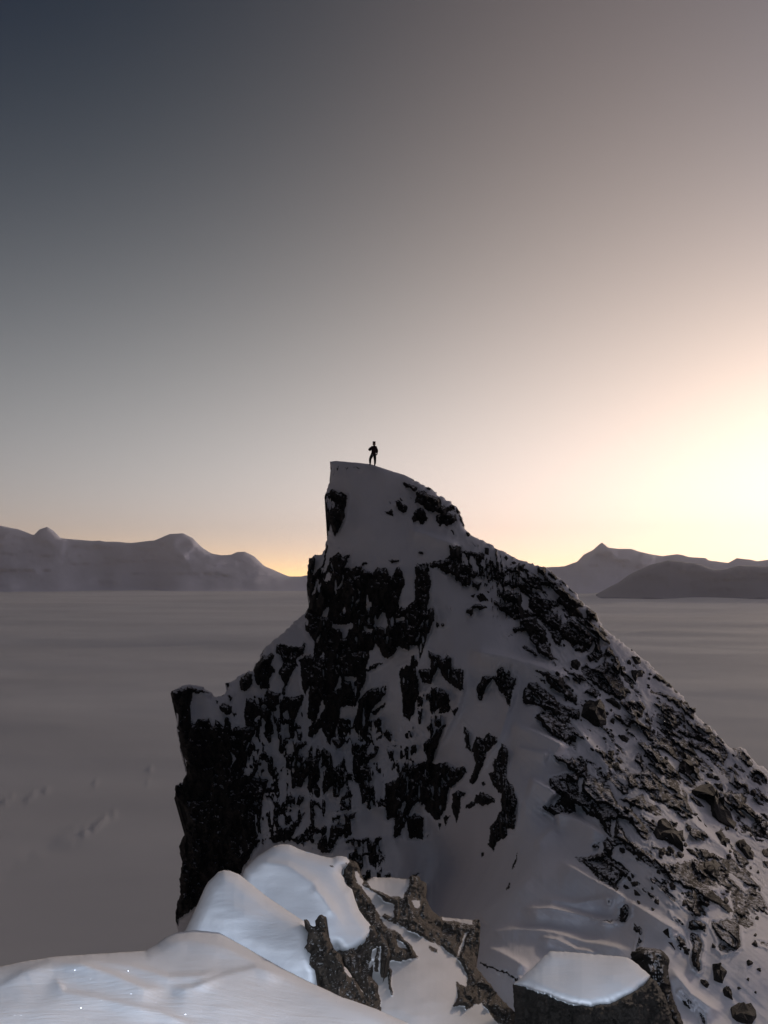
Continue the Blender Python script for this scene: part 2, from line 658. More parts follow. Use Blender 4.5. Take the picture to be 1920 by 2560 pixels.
def build_glacier():
    vv = np.concatenate([1445 + np.geomspace(5, 1300, 330)])
    rad = H * F / (vv - HOR)
    rad = rad[rad < 46000]
    rad = np.append(rad, [450, 250, 80])
    azf = np.arange(-33, 33.01, 0.13)
    az = np.radians(np.concatenate([np.arange(-180, -33.5, 5), azf, np.arange(36, 180.1, 5)]))
    R_, A_ = np.meshgrid(rad, az, indexing='ij')
    X, Y = R_ * np.sin(A_), R_ * np.cos(A_)
    Z = np.full(X.shape, -H)
    Z += 60 * fbm(X / 9000, Y / 4200, 11, 4) * np.clip(R_ / 6000, 0, 1)
    Z += 4.0 * fbm(X / 700, Y / 380, 21, 5) * np.clip(R_ / 2500, 0.25, 1.5)

    def gp(u, v):
        z = (1280 - v) / F
        D = -H / (SP + z * CP)
        p = P(u, v, D)
        return np.array([p[0], p[1]])
    for line, w, h in [(((193, 2085), (232, 2068), (262, 2040), (282, 2030)), 7, 4.5),
                       (((150, 2092), (195, 2062), (250, 2046)), 22, 2.5),
                       (((230, 1955), (240, 1947)), 5, 3.0), (((70, 1990), (84, 1978), (135, 1960)), 6, 3.2),
                       (((2, 2003), (28, 1985)), 6, 3.4), (((368, 1918), (378, 1912)), 6, 4.0),
                       (((362, 1952), (378, 1942)), 6, 2.5), (((1480, 1590), (1700, 1575)), 60, 12),
                       (((0, 2170), (90, 2130), (150, 2112)), 26, -4.0),
                       (((1500, 1605), (1920, 1625)), 50, -9), (((60, 1620), (700, 1600)), 70, -7),
                       (((0, 1560), (500, 1552)), 80, -7)]:
        q = [gp(*p) for p in line]
        best = np.full(X.shape, 1e9)
        for a, b in zip(q[:-1], q[1:]):
            d, _, _, sd = segdist(X, Y, a, b)
            d = d * np.where(sd > 0, 1.0, 1.9)
            best = np.minimum(best, d)
        Z += 0.5 * h * np.exp(-(best / w) ** 1.4)
    n, m = X.shape
    co = np.stack([X, Y, Z], -1).reshape(-1, 3)
    i = np.arange(n - 1)[:, None] * m + np.arange(m - 1)[None]
    faces = np.stack([i, i + 1, i + m + 1, i + m], -1).reshape(-1, 4)[:, ::-1]
    mt, nt, b = newmat('glacier_snow')
    v = objvec(nt, (0.35, 0.8, 1), (0, 0, 0.12))
    n1 = noise_node(nt, 0.00075, 9, 0.6, v, 0.4)
    r = ramp_node(nt, n1.outputs['Fac'], [(0.36, (0.78, 0.77, 0.75)), (0.62, (0.92, 0.91, 0.88))])
    nt.links.new(r.outputs[0], b.inputs['Base Color'])
    b.inputs['Roughness'].default_value = 0.9
    b.inputs['Specular IOR Level'].default_value = 0.1
    o = mesh_from('glacier', co, faces, mt)
    tag(o, kind='structure')
    return o


build_glacier()

# ------------------------------------------------------------------ far ranges
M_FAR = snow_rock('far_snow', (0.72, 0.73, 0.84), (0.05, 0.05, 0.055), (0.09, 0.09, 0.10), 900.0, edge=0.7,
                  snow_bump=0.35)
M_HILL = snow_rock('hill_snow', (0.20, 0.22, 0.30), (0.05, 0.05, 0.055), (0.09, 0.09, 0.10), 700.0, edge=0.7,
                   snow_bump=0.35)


def plainD(v):
    z = (1280 - v) / F
    return -H / (SP + z * CP)


def far_range(name, line, ctrl, foot, base, lo, hi, amp, mat, rocks=(), ridges=(), step=4, seed=3, su=90, sv=45):
    g = Grid(lo, hi, min(p[1] for p in line) - 12, base + 4, step)
    top = densify(np.array(line, float), 14, 0.5, seed, closed=False)
    out = np.concatenate([top, [[hi, base], [lo, base]]])
    la = np.array(line, float)
    uu = np.arange(lo - 200, hi + 200, 4.0)
    cc = np.interp(uu, la[:, 0], la[:, 1])
    kern = np.hanning(61)
    cc = np.convolve(np.pad(cc, 30, mode='edge'), kern / kern.sum(), 'valid')
    crest = np.interp(g.U, uu, cc)
    ft = foot + 5 * fbm(g.U / 160, g.U * 0, seed + 70, 3)
    s_ = np.clip((ft - g.V) / np.maximum(ft - crest, 4), 0, 1.8)
    d0 = plainD(ft)
    D = np.where(g.V < ft, d0 + (ctrl - d0) * s_ ** 0.6, plainD(np.maximum(g.V, HOR + 5)) * (1 + 0.02 * (g.V - ft)))
    fade = np.clip((ft - g.V) / 26, 0, 1)
    D -= amp * (fbm(g.U / su, g.V / sv, seed, 6, 0.58) + 0.5 * fbm(g.U / 300, g.V / 13, seed + 5, 3)) * fade
    for ln, wu, wd, h in ridges:
        s, r = g.ridge(np.array(ln, float), wu, wd, h)
        D[s] -= 0.8 * r * np.clip((foot - g.V[s]) / 30, 0, 1)
    rock = np.full(g.shape, -40.0)
    for pl in rocks:
        s, f = g.field(pts(pl), 30)
        rock[s] = np.maximum(rock[s], f * 0.5)
    o = shell(name, g, out, D, mat, {'rock': rock}, back=2500, drop=0.5, rings=2, round_px=14, round_m=900)
    return tag(o, kind='structure')


LEFT = [(-420, 1350), (-200, 1300), (0, 1314), (43, 1322), (84, 1338), (99, 1323), (118, 1317), (133, 1326),
        (152, 1345), (217, 1351), (328, 1357), (386, 1351), (424, 1335), (458, 1333), (482, 1345), (506, 1369),
        (530, 1384), (554, 1388), (576, 1387), (593, 1380), (612, 1379), (636, 1391), (661, 1415), (685, 1425),
        (723, 1441), (752, 1441), (767, 1438), (850, 1440), (1000, 1446)]




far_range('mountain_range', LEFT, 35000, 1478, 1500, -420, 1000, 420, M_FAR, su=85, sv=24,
          ridges=[([(418, 1352), (440, 1378), (470, 1402)], 26, 9, 500),
                  ([(465, 1345), (500, 1378), (540, 1400)], 16, 26, 260),
                  ([(84, 1338), (140, 1365), (165, 1370)], 16, 20, 350),
                  ([(0, 1425), (150, 1438), (330, 1455)], 20, 16, 300),
                  ([(440, 1400), (560, 1432), (680, 1452)], 20, 16, 300)])
RIGHT = [(1100, 1446), (1300, 1428), (1365, 1418), (1413, 1415), (1443, 1404), (1460, 1386), (1482, 1375),
         (1499, 1360), (1505, 1356), (1521, 1369), (1547, 1372), (1578, 1372), (1599, 1379), (1625, 1385),
         (1656, 1390), (1693, 1385), (1721, 1392), (1764, 1395), (1773, 1401), (1821, 1407), (1842, 1395),
         (1877, 1399), (1894, 1403), (1920, 1399), (2050, 1385), (2300, 1400), (2450, 1420)]
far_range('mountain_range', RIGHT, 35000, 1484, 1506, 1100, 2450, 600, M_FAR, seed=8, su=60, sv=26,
          ridges=[([(1505, 1356), (1540, 1395), (1640, 1412)], 30, 14, 1500),
                  ([(1505, 1358), (1480, 1395), (1440, 1425)], 20, 16, 1000),
                  ([(1600, 1380), (1640, 1400)], 20, 20, 900)])
HILL = [(1490, 1486), (1517, 1471), (1547, 1456), (1582, 1432), (1625, 1412), (1673, 1400), (1742, 1408),
        (1786, 1423), (1820, 1421), (1851, 1412), (1920, 1416), (2050, 1405), (2300, 1430), (2450, 1450)]
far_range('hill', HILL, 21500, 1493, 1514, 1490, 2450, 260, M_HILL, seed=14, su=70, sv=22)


# ------------------------------------------------------------------ the air between here and the ranges
def build_haze():
    r, lo, hi = 48000.0, -H - 60.0, 3000.0
    v = [(x, y, z) for z in (lo, hi) for y in (-r, r) for x in (-r, r)]
    f = [(0, 2, 3, 1), (4, 5, 7, 6), (0, 1, 5, 4), (2, 6, 7, 3), (0, 4, 6, 2), (1, 3, 7, 5)]
    m = bpy.data.materials.new('haze')
    m.use_nodes = True
    nt = m.node_tree
    nt.nodes.clear()
    pv = nt.nodes.new('ShaderNodeVolumePrincipled')
    pv.inputs['Color'].default_value = (0.86, 0.87, 0.98, 1)
    pv.inputs['Density'].default_value = HAZE
    pv.inputs['Anisotropy'].default_value = 0.3
    ou = nt.nodes.new('ShaderNodeOutputMaterial')
    nt.links.new(pv.outputs[0], ou.inputs['Volume'])
    o = mesh_from('haze', v, f, m, False)
    tag(o, kind='stuff')


HAZE = 1.0e-5
build_haze()

# ------------------------------------------------------------------ the rock peak
PEAK = pts("""825,1154 840,1152 855,1153 895,1157 926,1160 939,1164 971,1175 1011,1187 1047,1205 1066,1217 1072,1214
1079,1221 1091,1230 1092,1236 1110,1248 1127,1256 1140,1266 1150,1279 1146,1284 1155,1292 1163,1322 1172,1332 1181,1339
1217,1357 1240,1370 1264,1380 1290,1396 1317,1404 1340,1414 1365,1418 1382,1432 1396,1446 1415,1458 1425,1472 1439,1482
1447,1496 1460,1508 1474,1521 1491,1532 1497,1553 1512,1572 1534,1590 1560,1611 1586,1629 1600,1643 1617,1653
1641,1676 1660,1697 1680,1715 1697,1733 1715,1752 1726,1770 1742,1769 1736,1784 1745,1794 1762,1806 1773,1815 1790,1834
1816,1858 1830,1872 1850,1868 1866,1877 1868,1878 1880,1895 1890,1908 1920,1926 1990,1990 2120,2110 2120,2760 380,2760
446,2330 438,2300 440,2271 451,2233 450,2191 457,2153 448,2136 448,2115 463,2081 470,2047 453,2005 438,1999
437,1967 455,1954 467,1933 465,1904 451,1870 442,1815 440,1773 432,1756 425,1733 440,1722 455,1714 476,1711 505,1716
539,1741 552,1739 569,1726 563,1708 572,1706 586,1701 602,1686 618,1681 622,1677 630,1680 636,1663 651,1646 650,1636
660,1624 683,1600 704,1586 736,1554 765,1532 770,1521 778,1496 772,1489 767,1474 770,1420 772,1396 787,1388
805,1384 812,1372 816,1360 819,1340 826,1315 825,1304 814,1290 816,1268 810,1248 816,1228 823,1207 826,1178""")
SURVEY = [(855, 1153, 64), (940, 1162, 63), (1045, 1205, 62), (1150, 1290, 59), (900, 1250, 60.5), (1000, 1300, 58),
          (830, 1320, 60), (1000, 1420, 54), (900, 1450, 55), (780, 1450, 59), (780, 1600, 55), (900, 1650, 51),
          (1000, 1650, 49), (1100, 1550, 49), (1200, 1600, 45), (900, 1900, 48), (1000, 1900, 46), (700, 1900, 50),
          (700, 1700, 53), (560, 1750, 53), (440, 1760, 52), (450, 2000, 51), (450, 2300, 50), (600, 2200, 47),
          (800, 2100, 44.5), (900, 2050, 44), (1000, 2200, 39), (1100, 2300, 35.5), (1150, 2150, 38), (800, 2300, 41),
          (1100, 1750, 44), (1250, 1750, 40), (1200, 1900, 38), (1262, 1880, 35), (1300, 1900, 33), (1350, 1850, 34),
          (1300, 2000, 29), (1270, 2050, 29.5), (1235, 2100, 31), (1400, 2050, 28), (1350, 2200, 22), (1270, 2220, 24),
          (1215, 2270, 24.5), (1300, 2300, 20), (1200, 2420, 17), (1400, 2400, 16), (1250, 2500, 14.5),
          (1500, 2300, 19), (1600, 2400, 15), (1500, 2150, 23), (1600, 2000, 28), (1700, 2200, 20), (1800, 2300, 18),
          (1900, 2400, 16), (1750, 2500, 14), (1900, 2560, 14), (1600, 2560, 12.5), (1300, 1398, 56),
          (1400, 1440, 55), (1300, 1550, 48), (1490, 1530, 52), (1450, 1700, 42), (1600, 1640, 48), (1500, 1850, 35),
          (1740, 1780, 44), (1700, 1950, 33), (1850, 1870, 41), (1920, 1930, 39), (1850, 2050, 31), (1800, 2150, 25),
          (1920, 2200, 25), (2120, 2100, 36), (2120, 2500, 17), (1400, 2750, 9.5), (1900, 2750, 10.5),
          (900, 2500, 30), (600, 2600, 42), (400, 2750, 46), (1100, 2600, 20), (700, 2750, 38)]

# the survey of bare rock (R), snow (S), speckled ground (N) and free standing stones (B), tile by tile
TRACE = []


def tile(ox, oy, k, txt):
    for ln in txt.strip().splitlines():
        ln = ln.strip()
        if ln:
            TRACE.append((ln[0], pts(ln[1:].strip(), ox, oy, k)))


K4 = 4.1475
# shoulder on the left
tile(400, 1580, K4, """
R 105,630 190,600 310,560 390,580 520,640 440,630 340,620 310,760 320,900 340,960 420,900 500,910 530,980 570,900 650,960 680,880 730,930 740,990 880,990 1000,1000 960,1100 900,1200 950,1290 870,1380 870,1470 800,1500 860,1560 1050,1659 130,1700 120,1600 280,1450 270,1350 200,1180 165,950 170,850 120,720
S 730,1230 790,1310 740,1400 750,1300
S 870,1380 970,1270 970,1440 940,1480 900,1430
S 800,1450 880,1500 830,1480
R 830,470 910,410 960,430 950,540 900,600 835,620
R 1060,250 1190,230 1150,330 1190,410 1130,480 1140,590 1050,600 990,550 970,400 1000,320
R 1040,250 1090,180 1070,240
R 1210,120 1250,130 1350,155 1480,150 1500,90 1520,110 1480,250 1430,250 1420,360 1380,400 1310,560 1300,650 1250,650 1290,540 1230,430 1270,330 1250,230 1200,210
S 1250,170 1310,260 1280,230
R 1110,600 1240,640 1260,720 1160,800 1150,860 1130,940 1180,1000 1190,1050 1110,1120 1080,1060 1100,930 1060,890 960,1000 880,980 880,760 900,680 1000,740 1050,760 1100,640
S 1110,660 1120,800 1060,780
R 1300,690 1490,680 1420,860 1390,960 1380,1100 1340,1000 1320,1080 1220,1040 1200,960 1250,860 1240,740 1270,680
R 1460,280 1550,250 1659,260 1659,520 1600,480 1540,540 1500,640 1475,560 1500,480
R 1560,660 1659,560 1659,830 1600,900 1560,920 1530,850
R 1400,1160 1520,1140 1500,1200 1440,1250 1400,1310
R 1420,1380 1530,1300 1540,1350 1659,1280 1659,1520 1600,1600 1530,1480 1470,1620 1420,1570
R 640,620 680,640 650,670
R 700,640 750,670 720,720
R 610,770 660,740 750,770 745,850 700,860 640,820
R 750,840 790,850 770,890
R 570,700 600,720 590,750
R 670,880 720,900 700,960 670,940
R 680,520 720,530 700,590
R 1070,1290 1120,1270 1100,1340
R 1140,1280 1190,1300 1160,1340
R 1110,1420 1160,1390 1220,1410 1180,1500 1130,1480
R 1230,1450 1290,1400 1250,1460
R 1140,1620 1250,1500 1200,1590 1150,1630
R 980,1200 1040,1220 1000,1300 990,1420 960,1300
N 880,1200 1000,1150 1250,1280 1300,1450 1050,1659 860,1659 800,1500 880,1380
""")
# upper cliff
tile(750, 1360, K4, """
R 345,130 400,90 450,130 525,100 500,180 455,280 470,260 600,230 740,165 640,240 600,330 640,270 750,285 810,245 900,270 950,350 1000,240 1050,270 1085,420 1040,560 1010,690 1090,650 1200,580 1190,230 1330,240 1360,430 1340,560 1310,690 1390,665 1385,790 1340,900 1270,1080 1220,1290 1150,1260 1170,1100 1080,1100 1000,1060 990,1110 900,1200 840,1130 790,1020 720,1130 680,1310 860,1240 690,1330 680,1400 620,1560 590,1680 130,1680 60,1600 15,1400 0,1200 60,1160 130,1180 150,1030 60,900 60,750 100,600 70,520 60,340 120,330 200,360 260,230 300,160
R 85,170 110,140 160,150 150,220 120,330 180,270 215,240 225,290 200,370 165,430 120,540 60,520 65,340
R 275,0 250,110 215,250 240,250 265,120 290,30
S 330,60 300,180 265,300 245,290 255,200 290,80
S 260,380 300,290 330,310 310,390
S 195,365 165,420 120,530 150,520 185,440 205,390
S 455,290 430,380 370,500 430,440 460,350
S 600,470 620,560 565,630 610,610 630,500
S 290,640 255,690 220,750 265,760 300,700
S 340,810 330,870 430,900 440,980 470,970 500,890 550,850 555,800 480,840 420,840
S 860,640 890,700 840,730 770,850 890,870 900,800 900,740
S 1080,740 990,780 985,830 1040,800 1085,780
S 700,760 720,830 740,830 715,770
S 660,850 760,890 740,915 680,890
S 740,580 690,660 750,640
S 220,935 180,980 150,1040 200,1000
S 250,1110 190,1180 200,1190 260,1150
S 450,655 480,700 450,740 440,700
S 1290,770 1250,850 1280,850
S 1230,910 1200,1000 1220,1010 1240,950
S 1150,1030 1220,1060 1220,1150 1160,1160 1145,1100
S 410,1330 430,1420 420,1500 330,1570 380,1480
S 460,1380 580,1375 555,1520 530,1440 470,1420
S 90,1440 120,1560 110,1659 40,1659
R 730,1250 860,1240 780,1280 690,1330
R 1210,90 1270,85 1285,115 1225,115
R 910,165 1030,165 1020,195 940,190
R 1400,760 1410,820 1500,810 1505,845 1410,860
R 1040,1290 1190,1250 1220,1400 1240,1490 1210,1600 1170,1680 1060,1680 1050,1450 1030,1350
R 860,1480 910,1470 880,1560 820,1620 780,1680 640,1680 660,1540
R 1320,1110 1500,1190 1530,1150 1570,1200 1560,1290 1659,1290 1659,1520 1560,1430 1500,1400 1420,1260 1370,1430 1240,1380 1220,1310 1340,1290 1360,1200
R 1370,1500 1440,1490 1540,1560 1530,1659 1370,1659
R 1190,215 1540,160 1659,200 1659,400 1600,340 1480,290 1440,240 1330,235
R 1540,20 1659,10 1659,180 1550,150
R 1550,650 1580,680 1560,670
""")
# middle of the face
tile(700, 1700, K4, """
R 30,160 130,180 250,160 170,370 150,500 130,600 90,560 60,300
R 300,60 340,0 560,0 560,110 640,130 700,210 690,240 620,300 600,420 560,600 520,680 490,650 440,480 380,560 340,600 290,570 300,480 340,440 290,380
S 440,200 460,280 350,490 390,380
R 620,470 690,400 760,440 800,340 820,220 880,120 1110,60 1080,130 1000,230 930,350 910,460 870,570 800,580 750,540 690,620 640,700 560,690 550,640 640,580
R 770,0 890,0 830,110 780,170
R 650,80 720,20 760,180 700,180
R 940,350 1080,240 1100,250 990,370
R 1250,0 1440,0 1430,150 1400,300 1350,420 1280,380 1265,200
R 1570,100 1640,80 1659,90 1659,290 1590,340 1570,230
R 780,760 880,690 930,650 1030,700 1000,780 910,850 900,910 1000,910 980,1000 920,1080 910,1230 850,1280 820,1080 760,1040 740,850
R 160,880 240,810 300,820 280,900 240,1050 210,1120 170,1090
R 300,870 420,730 510,720 510,820 410,930 400,1030 330,1170 270,1120 290,960
R 150,680 220,630 290,650 220,720 160,820
R 450,950 540,900 640,890 740,980 720,1050 640,1130 600,1090 560,1070 460,1190 445,1080
R 550,1100 610,1110 590,1220 550,1210
R 640,1210 700,1170 760,1180 740,1240 700,1350 650,1370 630,1290
R 670,1400 800,1360 770,1430 720,1440
R 150,1280 210,1190 270,1210 210,1300
R 0,1540 120,1510 260,1370 180,1520 100,1640 0,1659
R 400,1659 500,1590 540,1510 640,1480 700,1550 620,1640 560,1659
R 1090,1080 1170,1040 1250,1000 1350,900 1420,870 1520,870 1530,650 1659,520 1650,620 1570,860 1659,870 1659,1430 1600,1450 1530,1380 1500,1290 1430,1260 1360,1340 1310,1400 1300,1510 1230,1600 1190,1640 1180,1440 1110,1460 1090,1300
S 1350,1070 1430,1110 1400,1160 1320,1170
S 1300,1240 1310,1300 1250,1390 1200,1440 1240,1320
R 1310,1440 1400,1390 1490,1440 1480,1580 1480,1650 1330,1640
R 320,1230 400,1280 440,1350 360,1300
N 880,430 1200,400 1400,450 1500,480 1540,800 1400,900 1350,1000 1100,1320 900,1340 900,900 1000,800 880,650
N 440,880 740,880 760,1000 640,1160 440,1220
N 200,1150 480,1200 460,1400 330,1330 200,1280
""")
tile(1000, 1600, K4, """
R 290,120 470,210 490,160 530,190 540,300 660,310 650,510 600,530 540,470 500,430 420,330 390,260 330,460 240,440 190,320 310,290
R 330,520 400,490 500,550 530,700 490,740 430,700 340,750 320,640
R 850,375 980,375 1000,330 1050,280 1100,350 1150,270 1140,370 1210,410 1170,560 1130,700 1080,600 980,430 950,415 880,510 850,640 800,590 795,500
R 1280,490 1370,440 1480,500 1659,640 1659,830 1560,740 1430,690 1340,670 1270,640
R 1390,800 1480,720 1560,750 1659,820 1659,1040 1580,990 1460,850
R 660,880 720,980 720,1110 740,1160 680,1130
R 730,1130 800,1000 870,1010 900,980 1000,1000 1000,1050 930,1150 900,1180 860,1300 800,1440 750,1500 700,1480 760,1370 780,1280 760,1180
R 1060,1070 1090,1090 1130,1170 1110,1280 1080,1400 1130,1470 1190,1560 1210,1680 1080,1680 1060,1590 1000,1560 950,1480 920,1390 980,1380 970,1290 1020,1170
R 0,1440 130,1310 280,1250 340,1290 480,1270 560,1340 640,1310 700,1380 640,1410 580,1440 570,1520 500,1540 480,1659 0,1659
S 110,1500 190,1520 150,1590 60,1590
R 280,1250 300,1080 380,930 490,860 420,1010 370,1140 340,1250
R 520,720 610,700 570,780
R 840,1490 890,1480 850,1540
R 780,1620 840,1570 1000,1650 780,1670
R 600,1580 700,1590 640,1610
R 1540,1420 1659,1400 1659,1600 1560,1520
R 1560,1200 1659,1200 1659,1240
N 100,400 330,500 500,720 500,860 350,920 300,1100 100,1300 0,1300 0,900 130,700
""")
tile(950, 1900, K4, """
R 1180,0 1320,0 1300,180 1370,280 1420,420 1400,720 1320,700 1320,800 1220,850 1180,940 1120,870 1150,680 1200,650 1250,520 1270,340 1220,330 1150,220 1110,140 1200,100
S 1300,540 1315,545 1318,640 1305,640
R 1050,960 1090,950 1080,1000 1060,1005
R 1380,1130 1390,1050 1430,930 1420,1040 1385,1140
R 1310,1350 1340,1280 1350,1290 1325,1350
R 740,350 800,330 840,380 820,560 800,660 770,570 750,480
R 800,330 910,350 850,380
R 990,370 1050,330 1190,390 1200,430 1070,480 980,450
R 900,460 950,430 990,450 960,490 880,510
R 1040,240 1100,230 1060,290
R 380,100 480,40 560,40 680,60 800,120 860,180 780,260 690,300 700,420 650,560 570,630 510,560 480,450 400,400 330,500 280,590 270,430 300,250 340,150
S 510,220 550,330 560,400 520,300
S 630,190 690,250 650,260
R 600,640 630,640 615,720
R 480,800 510,750 495,810
R 660,600 740,580 670,680
R 280,600 380,560 460,610 430,700 440,820 310,810
R 140,620 200,520 270,620 220,760 150,810
R 40,400 100,280 140,240 250,80 330,120 270,330 200,460 120,620 70,630
R 30,1210 110,1170 120,1230
R 330,1190 410,1180 380,1220
""")
# foot of the face
tile(600, 1950, K4, """
R -700,-200 290,0 230,250 200,560 180,680 0,980 -700,1500
R 310,60 370,0 400,0 330,80
R 440,510 600,440 680,330 640,420 520,640 350,640 300,590 400,480
R 520,620 640,580 700,540 620,660
R 800,600 900,560 980,470 1080,450 1120,520 1020,600 940,740 860,770 800,720
R 1330,760 1460,740 1470,840 1380,910 1330,850
R 1120,760 1200,750 1180,860 1120,840
R 1300,960 1350,950 1320,1040
N 180,150 420,60 380,400 420,560 300,680 150,640
N 700,380 1150,380 1150,560 900,760 760,760 640,660
N 100,-900 700,-700 1500,-560 1560,-100 1150,300 700,420 200,500 60,0
N 1080,620 1500,600 1500,1050 1250,1050 1080,800
""")
# summit block
tile(700, 1080, 2.765, """
R 750,480 810,475 885,510 870,555 830,550 790,510
R 720,545 770,540 795,590 750,575
R 825,458 862,465 835,474
R 350,400 400,405 465,435 455,520 440,620 380,730 355,650 310,600 290,460
R 370,260 400,230 390,270 375,300
R 335,240 355,250 350,300 335,310
R 510,235 560,245 540,250
R 455,240 470,255 458,258
""")
tile(1000, 1160, 5.53, """
R 40,250 200,300 250,310 200,380 120,340 40,290
R 210,380 330,360 380,420 540,480 600,560 700,600 780,690 790,800 740,830 650,840 560,860 490,790 490,720 570,690 370,640 320,560 210,540
S 650,650 720,640 770,700 740,720
S 550,540 630,540 600,580
R 660,570 700,550 790,600 840,665 800,690 740,640
R 800,700 850,720 895,880 860,850
R 190,690 250,600 330,620 380,770 340,830 280,820 240,780 190,810 170,750
R 110,460 160,470 160,490
R 680,910 720,920 750,980
R 910,960 940,930 1005,985 920,990
R 250,1220 310,1220 320,1250 260,1260
R 970,1090 1060,1110 1050,1120
B 1170,1160 1210,1170 1230,1210 1190,1210
R 1170,1090 1260,1140 1250,1150
B 1440,1290 1500,1300 1470,1340
R 130,180 200,210 275,255 200,230
R 370,330 430,330 440,370 400,360
""")
# upper right ridge
tile(1080, 1300, K4, """
R 180,110 220,120 235,155
R 350,140 370,120 415,160 350,155
R 180,270 290,270 320,320 320,460 230,410 150,400 200,340
R 325,320 460,340 550,360 540,410 500,420 540,500 480,480 420,380 340,370
R 0,430 110,440 150,400 230,410 320,460 460,530 480,580 400,600 400,680 310,680 250,590 150,550 100,490 0,490
S 330,420 420,400 400,490
R 540,430 620,450 680,500 640,500
B 550,290 590,300 590,330 560,325
B 760,370 790,400 770,415
R 620,510 700,550 710,620 860,650 1040,690 1090,790 1060,800 960,750 900,720 760,680 690,630 600,620 650,570
R 700,500 860,510 900,450 970,460 940,510 970,590 860,550
R 1030,590 1070,580 1200,640 1220,720 1120,640
R 1090,480 1190,485 1180,570 1110,560
R 1200,540 1250,525 1315,600 1290,620 1200,570
R 1310,620 1390,645 1400,690 1320,650
R 1410,700 1470,715 1490,760 1430,740
R 1280,700 1420,760 1450,800 1560,830 1580,870 1520,900 1380,910 1290,870 1280,820 1330,790 1430,800 1330,760
R 1110,710 1170,740 1210,810 1160,770
R 690,750 760,740 810,740 870,780 940,800 920,870 960,930 1050,970 1070,1050 1190,1130 1190,1190 1080,1190 950,1160 850,1160 830,1120 930,1080 950,1030 850,1030 720,940 650,900 630,840 720,860 800,850 710,800
S 830,950 870,970 850,990
B 460,790 530,770 580,840 500,850
B 400,790 450,770 430,810
R 350,950 400,900 500,870 590,920 520,930 440,920 420,980 360,980
R 420,640 520,640 480,720 420,700
R 980,1180 1080,1160 1100,1220 1210,1290 1240,1380 1310,1450 1250,1460 1160,1420 1100,1380 1060,1300 1100,1260
R 930,1320 970,1300 1100,1390 1090,1420 1010,1380
R 760,1180 840,1200 820,1210
R 1140,1020 1270,960 1300,920 1310,1020 1350,980 1330,1080 1400,1040 1460,1130 1560,1200 1659,1230 1659,1290 1600,1340 1540,1370 1470,1330 1430,1250 1400,1150 1330,1130 1290,1060 1170,1030
B 1390,930 1480,900 1520,1000 1420,1000
R 1600,910 1659,930 1659,1180 1580,1120 1560,1030 1600,1000
R 1200,1130 1290,1150 1350,1230 1350,1340 1280,1280
B 1440,1480 1500,1450 1540,1510 1500,1560 1450,1530
R 1060,1560 1200,1580 1340,1659 1260,1659
R 1230,1490 1290,1480 1300,1510
N 650,560 900,480 1250,560 1400,760 1300,900 900,720 700,650
N 350,320 550,350 700,520 620,640 480,560 380,480
""")
tile(1300, 1500, K4, """
R 360,0 640,0 660,60 600,80 500,70 380,40
R 690,90 730,80 800,150 810,220 740,200
R 640,190 740,170 760,320 800,330 840,480 860,590 780,640 700,620 690,560 760,540 780,470 760,420 680,380 640,330
R 490,270 560,320 640,340 700,410 760,430 720,500 650,540 590,540 540,480 500,400 470,330
R 430,230 520,210 640,250 620,300 520,290
R 470,90 560,110 560,160 500,170
R 820,240 880,300 870,330 810,280
R 870,370 920,385 995,408 960,405
R 890,510 930,480 1000,580 1050,690 1040,770 1080,890 1110,980 1060,1040 970,1010 830,930 760,860 700,830 640,760 640,700 690,670 740,720 850,660 870,570
S 880,580 980,600 970,660 900,620
B 1150,590 1230,600 1250,650 1200,670
B 1150,510 1172,520 1160,530
R 1160,650 1250,730 1180,690
B 1150,740 1260,740 1270,800 1220,800 1200,850 1160,790
R 1120,860 1160,820 1200,900 1180,940
R 1200,930 1260,1000 1270,1030
R 1360,790 1440,770 1650,940 1640,970 1560,910 1470,860 1400,830
R 1350,920 1400,960 1560,990 1659,1050 1659,1120 1540,1040 1430,990 1360,970
R 1290,650 1420,750 1400,750
R 1480,1080 1580,1110 1659,1180 1659,1210 1560,1180
B 890,1040 950,1020 1050,1120 1040,1140 940,1080
R 1100,1090 1190,1110 1260,1060 1320,1130 1310,1200 1420,1330 1380,1320 1280,1240 1180,1200 1190,1160
B 710,1070 770,1080 840,1060 870,1130 880,1240 900,1300 830,1330 750,1300 700,1250 640,1200 660,1120
R 160,470 200,400 280,440 310,530 380,620 330,620 270,590 200,540
R 20,490 60,480 190,580 150,580
R 0,100 70,110 150,180 250,300 280,350 200,360 120,330 0,320
B 530,640 590,620 620,690 600,730 540,680
R 310,670 380,660 370,690
R 400,700 480,710 620,780 590,800 480,740
R 40,900 130,850 200,860 330,980 400,1080 500,1110 620,1150 610,1250 520,1210 530,1290 620,1400 650,1450 590,1430 580,1550 500,1500 410,1440 330,1400 230,1310 220,1240 140,1220 220,1140 380,1170 400,1240 300,1130 200,1110 80,1080 30,1060
R 150,730 310,760 450,820 500,920 600,1010 580,1050 480,1040 350,930 150,780 280,840 260,800
S 80,790 150,830 320,970 330,950 200,850
R 630,960 700,930 760,890 800,960 790,1020 720,980
R 580,840 640,830 620,880
B 1020,1410 1130,1450 1110,1480 1060,1460
R 900,1380 990,1440 980,1450
B 910,1570 970,1570 980,1610 930,1600
R 1250,1340 1400,1360 1500,1330 1560,1380 1640,1480 1659,1659 1560,1600 1460,1540 1380,1540 1350,1420 1290,1400
R 1500,1160 1600,1220 1659,1260 1659,1330 1560,1240
N 1120,1040 1659,1100 1659,1659 1400,1600 1200,1300
N 400,200 800,200 850,400 600,420 400,330
N 450,780 650,780 830,920 800,1050 620,1050 480,900
""")
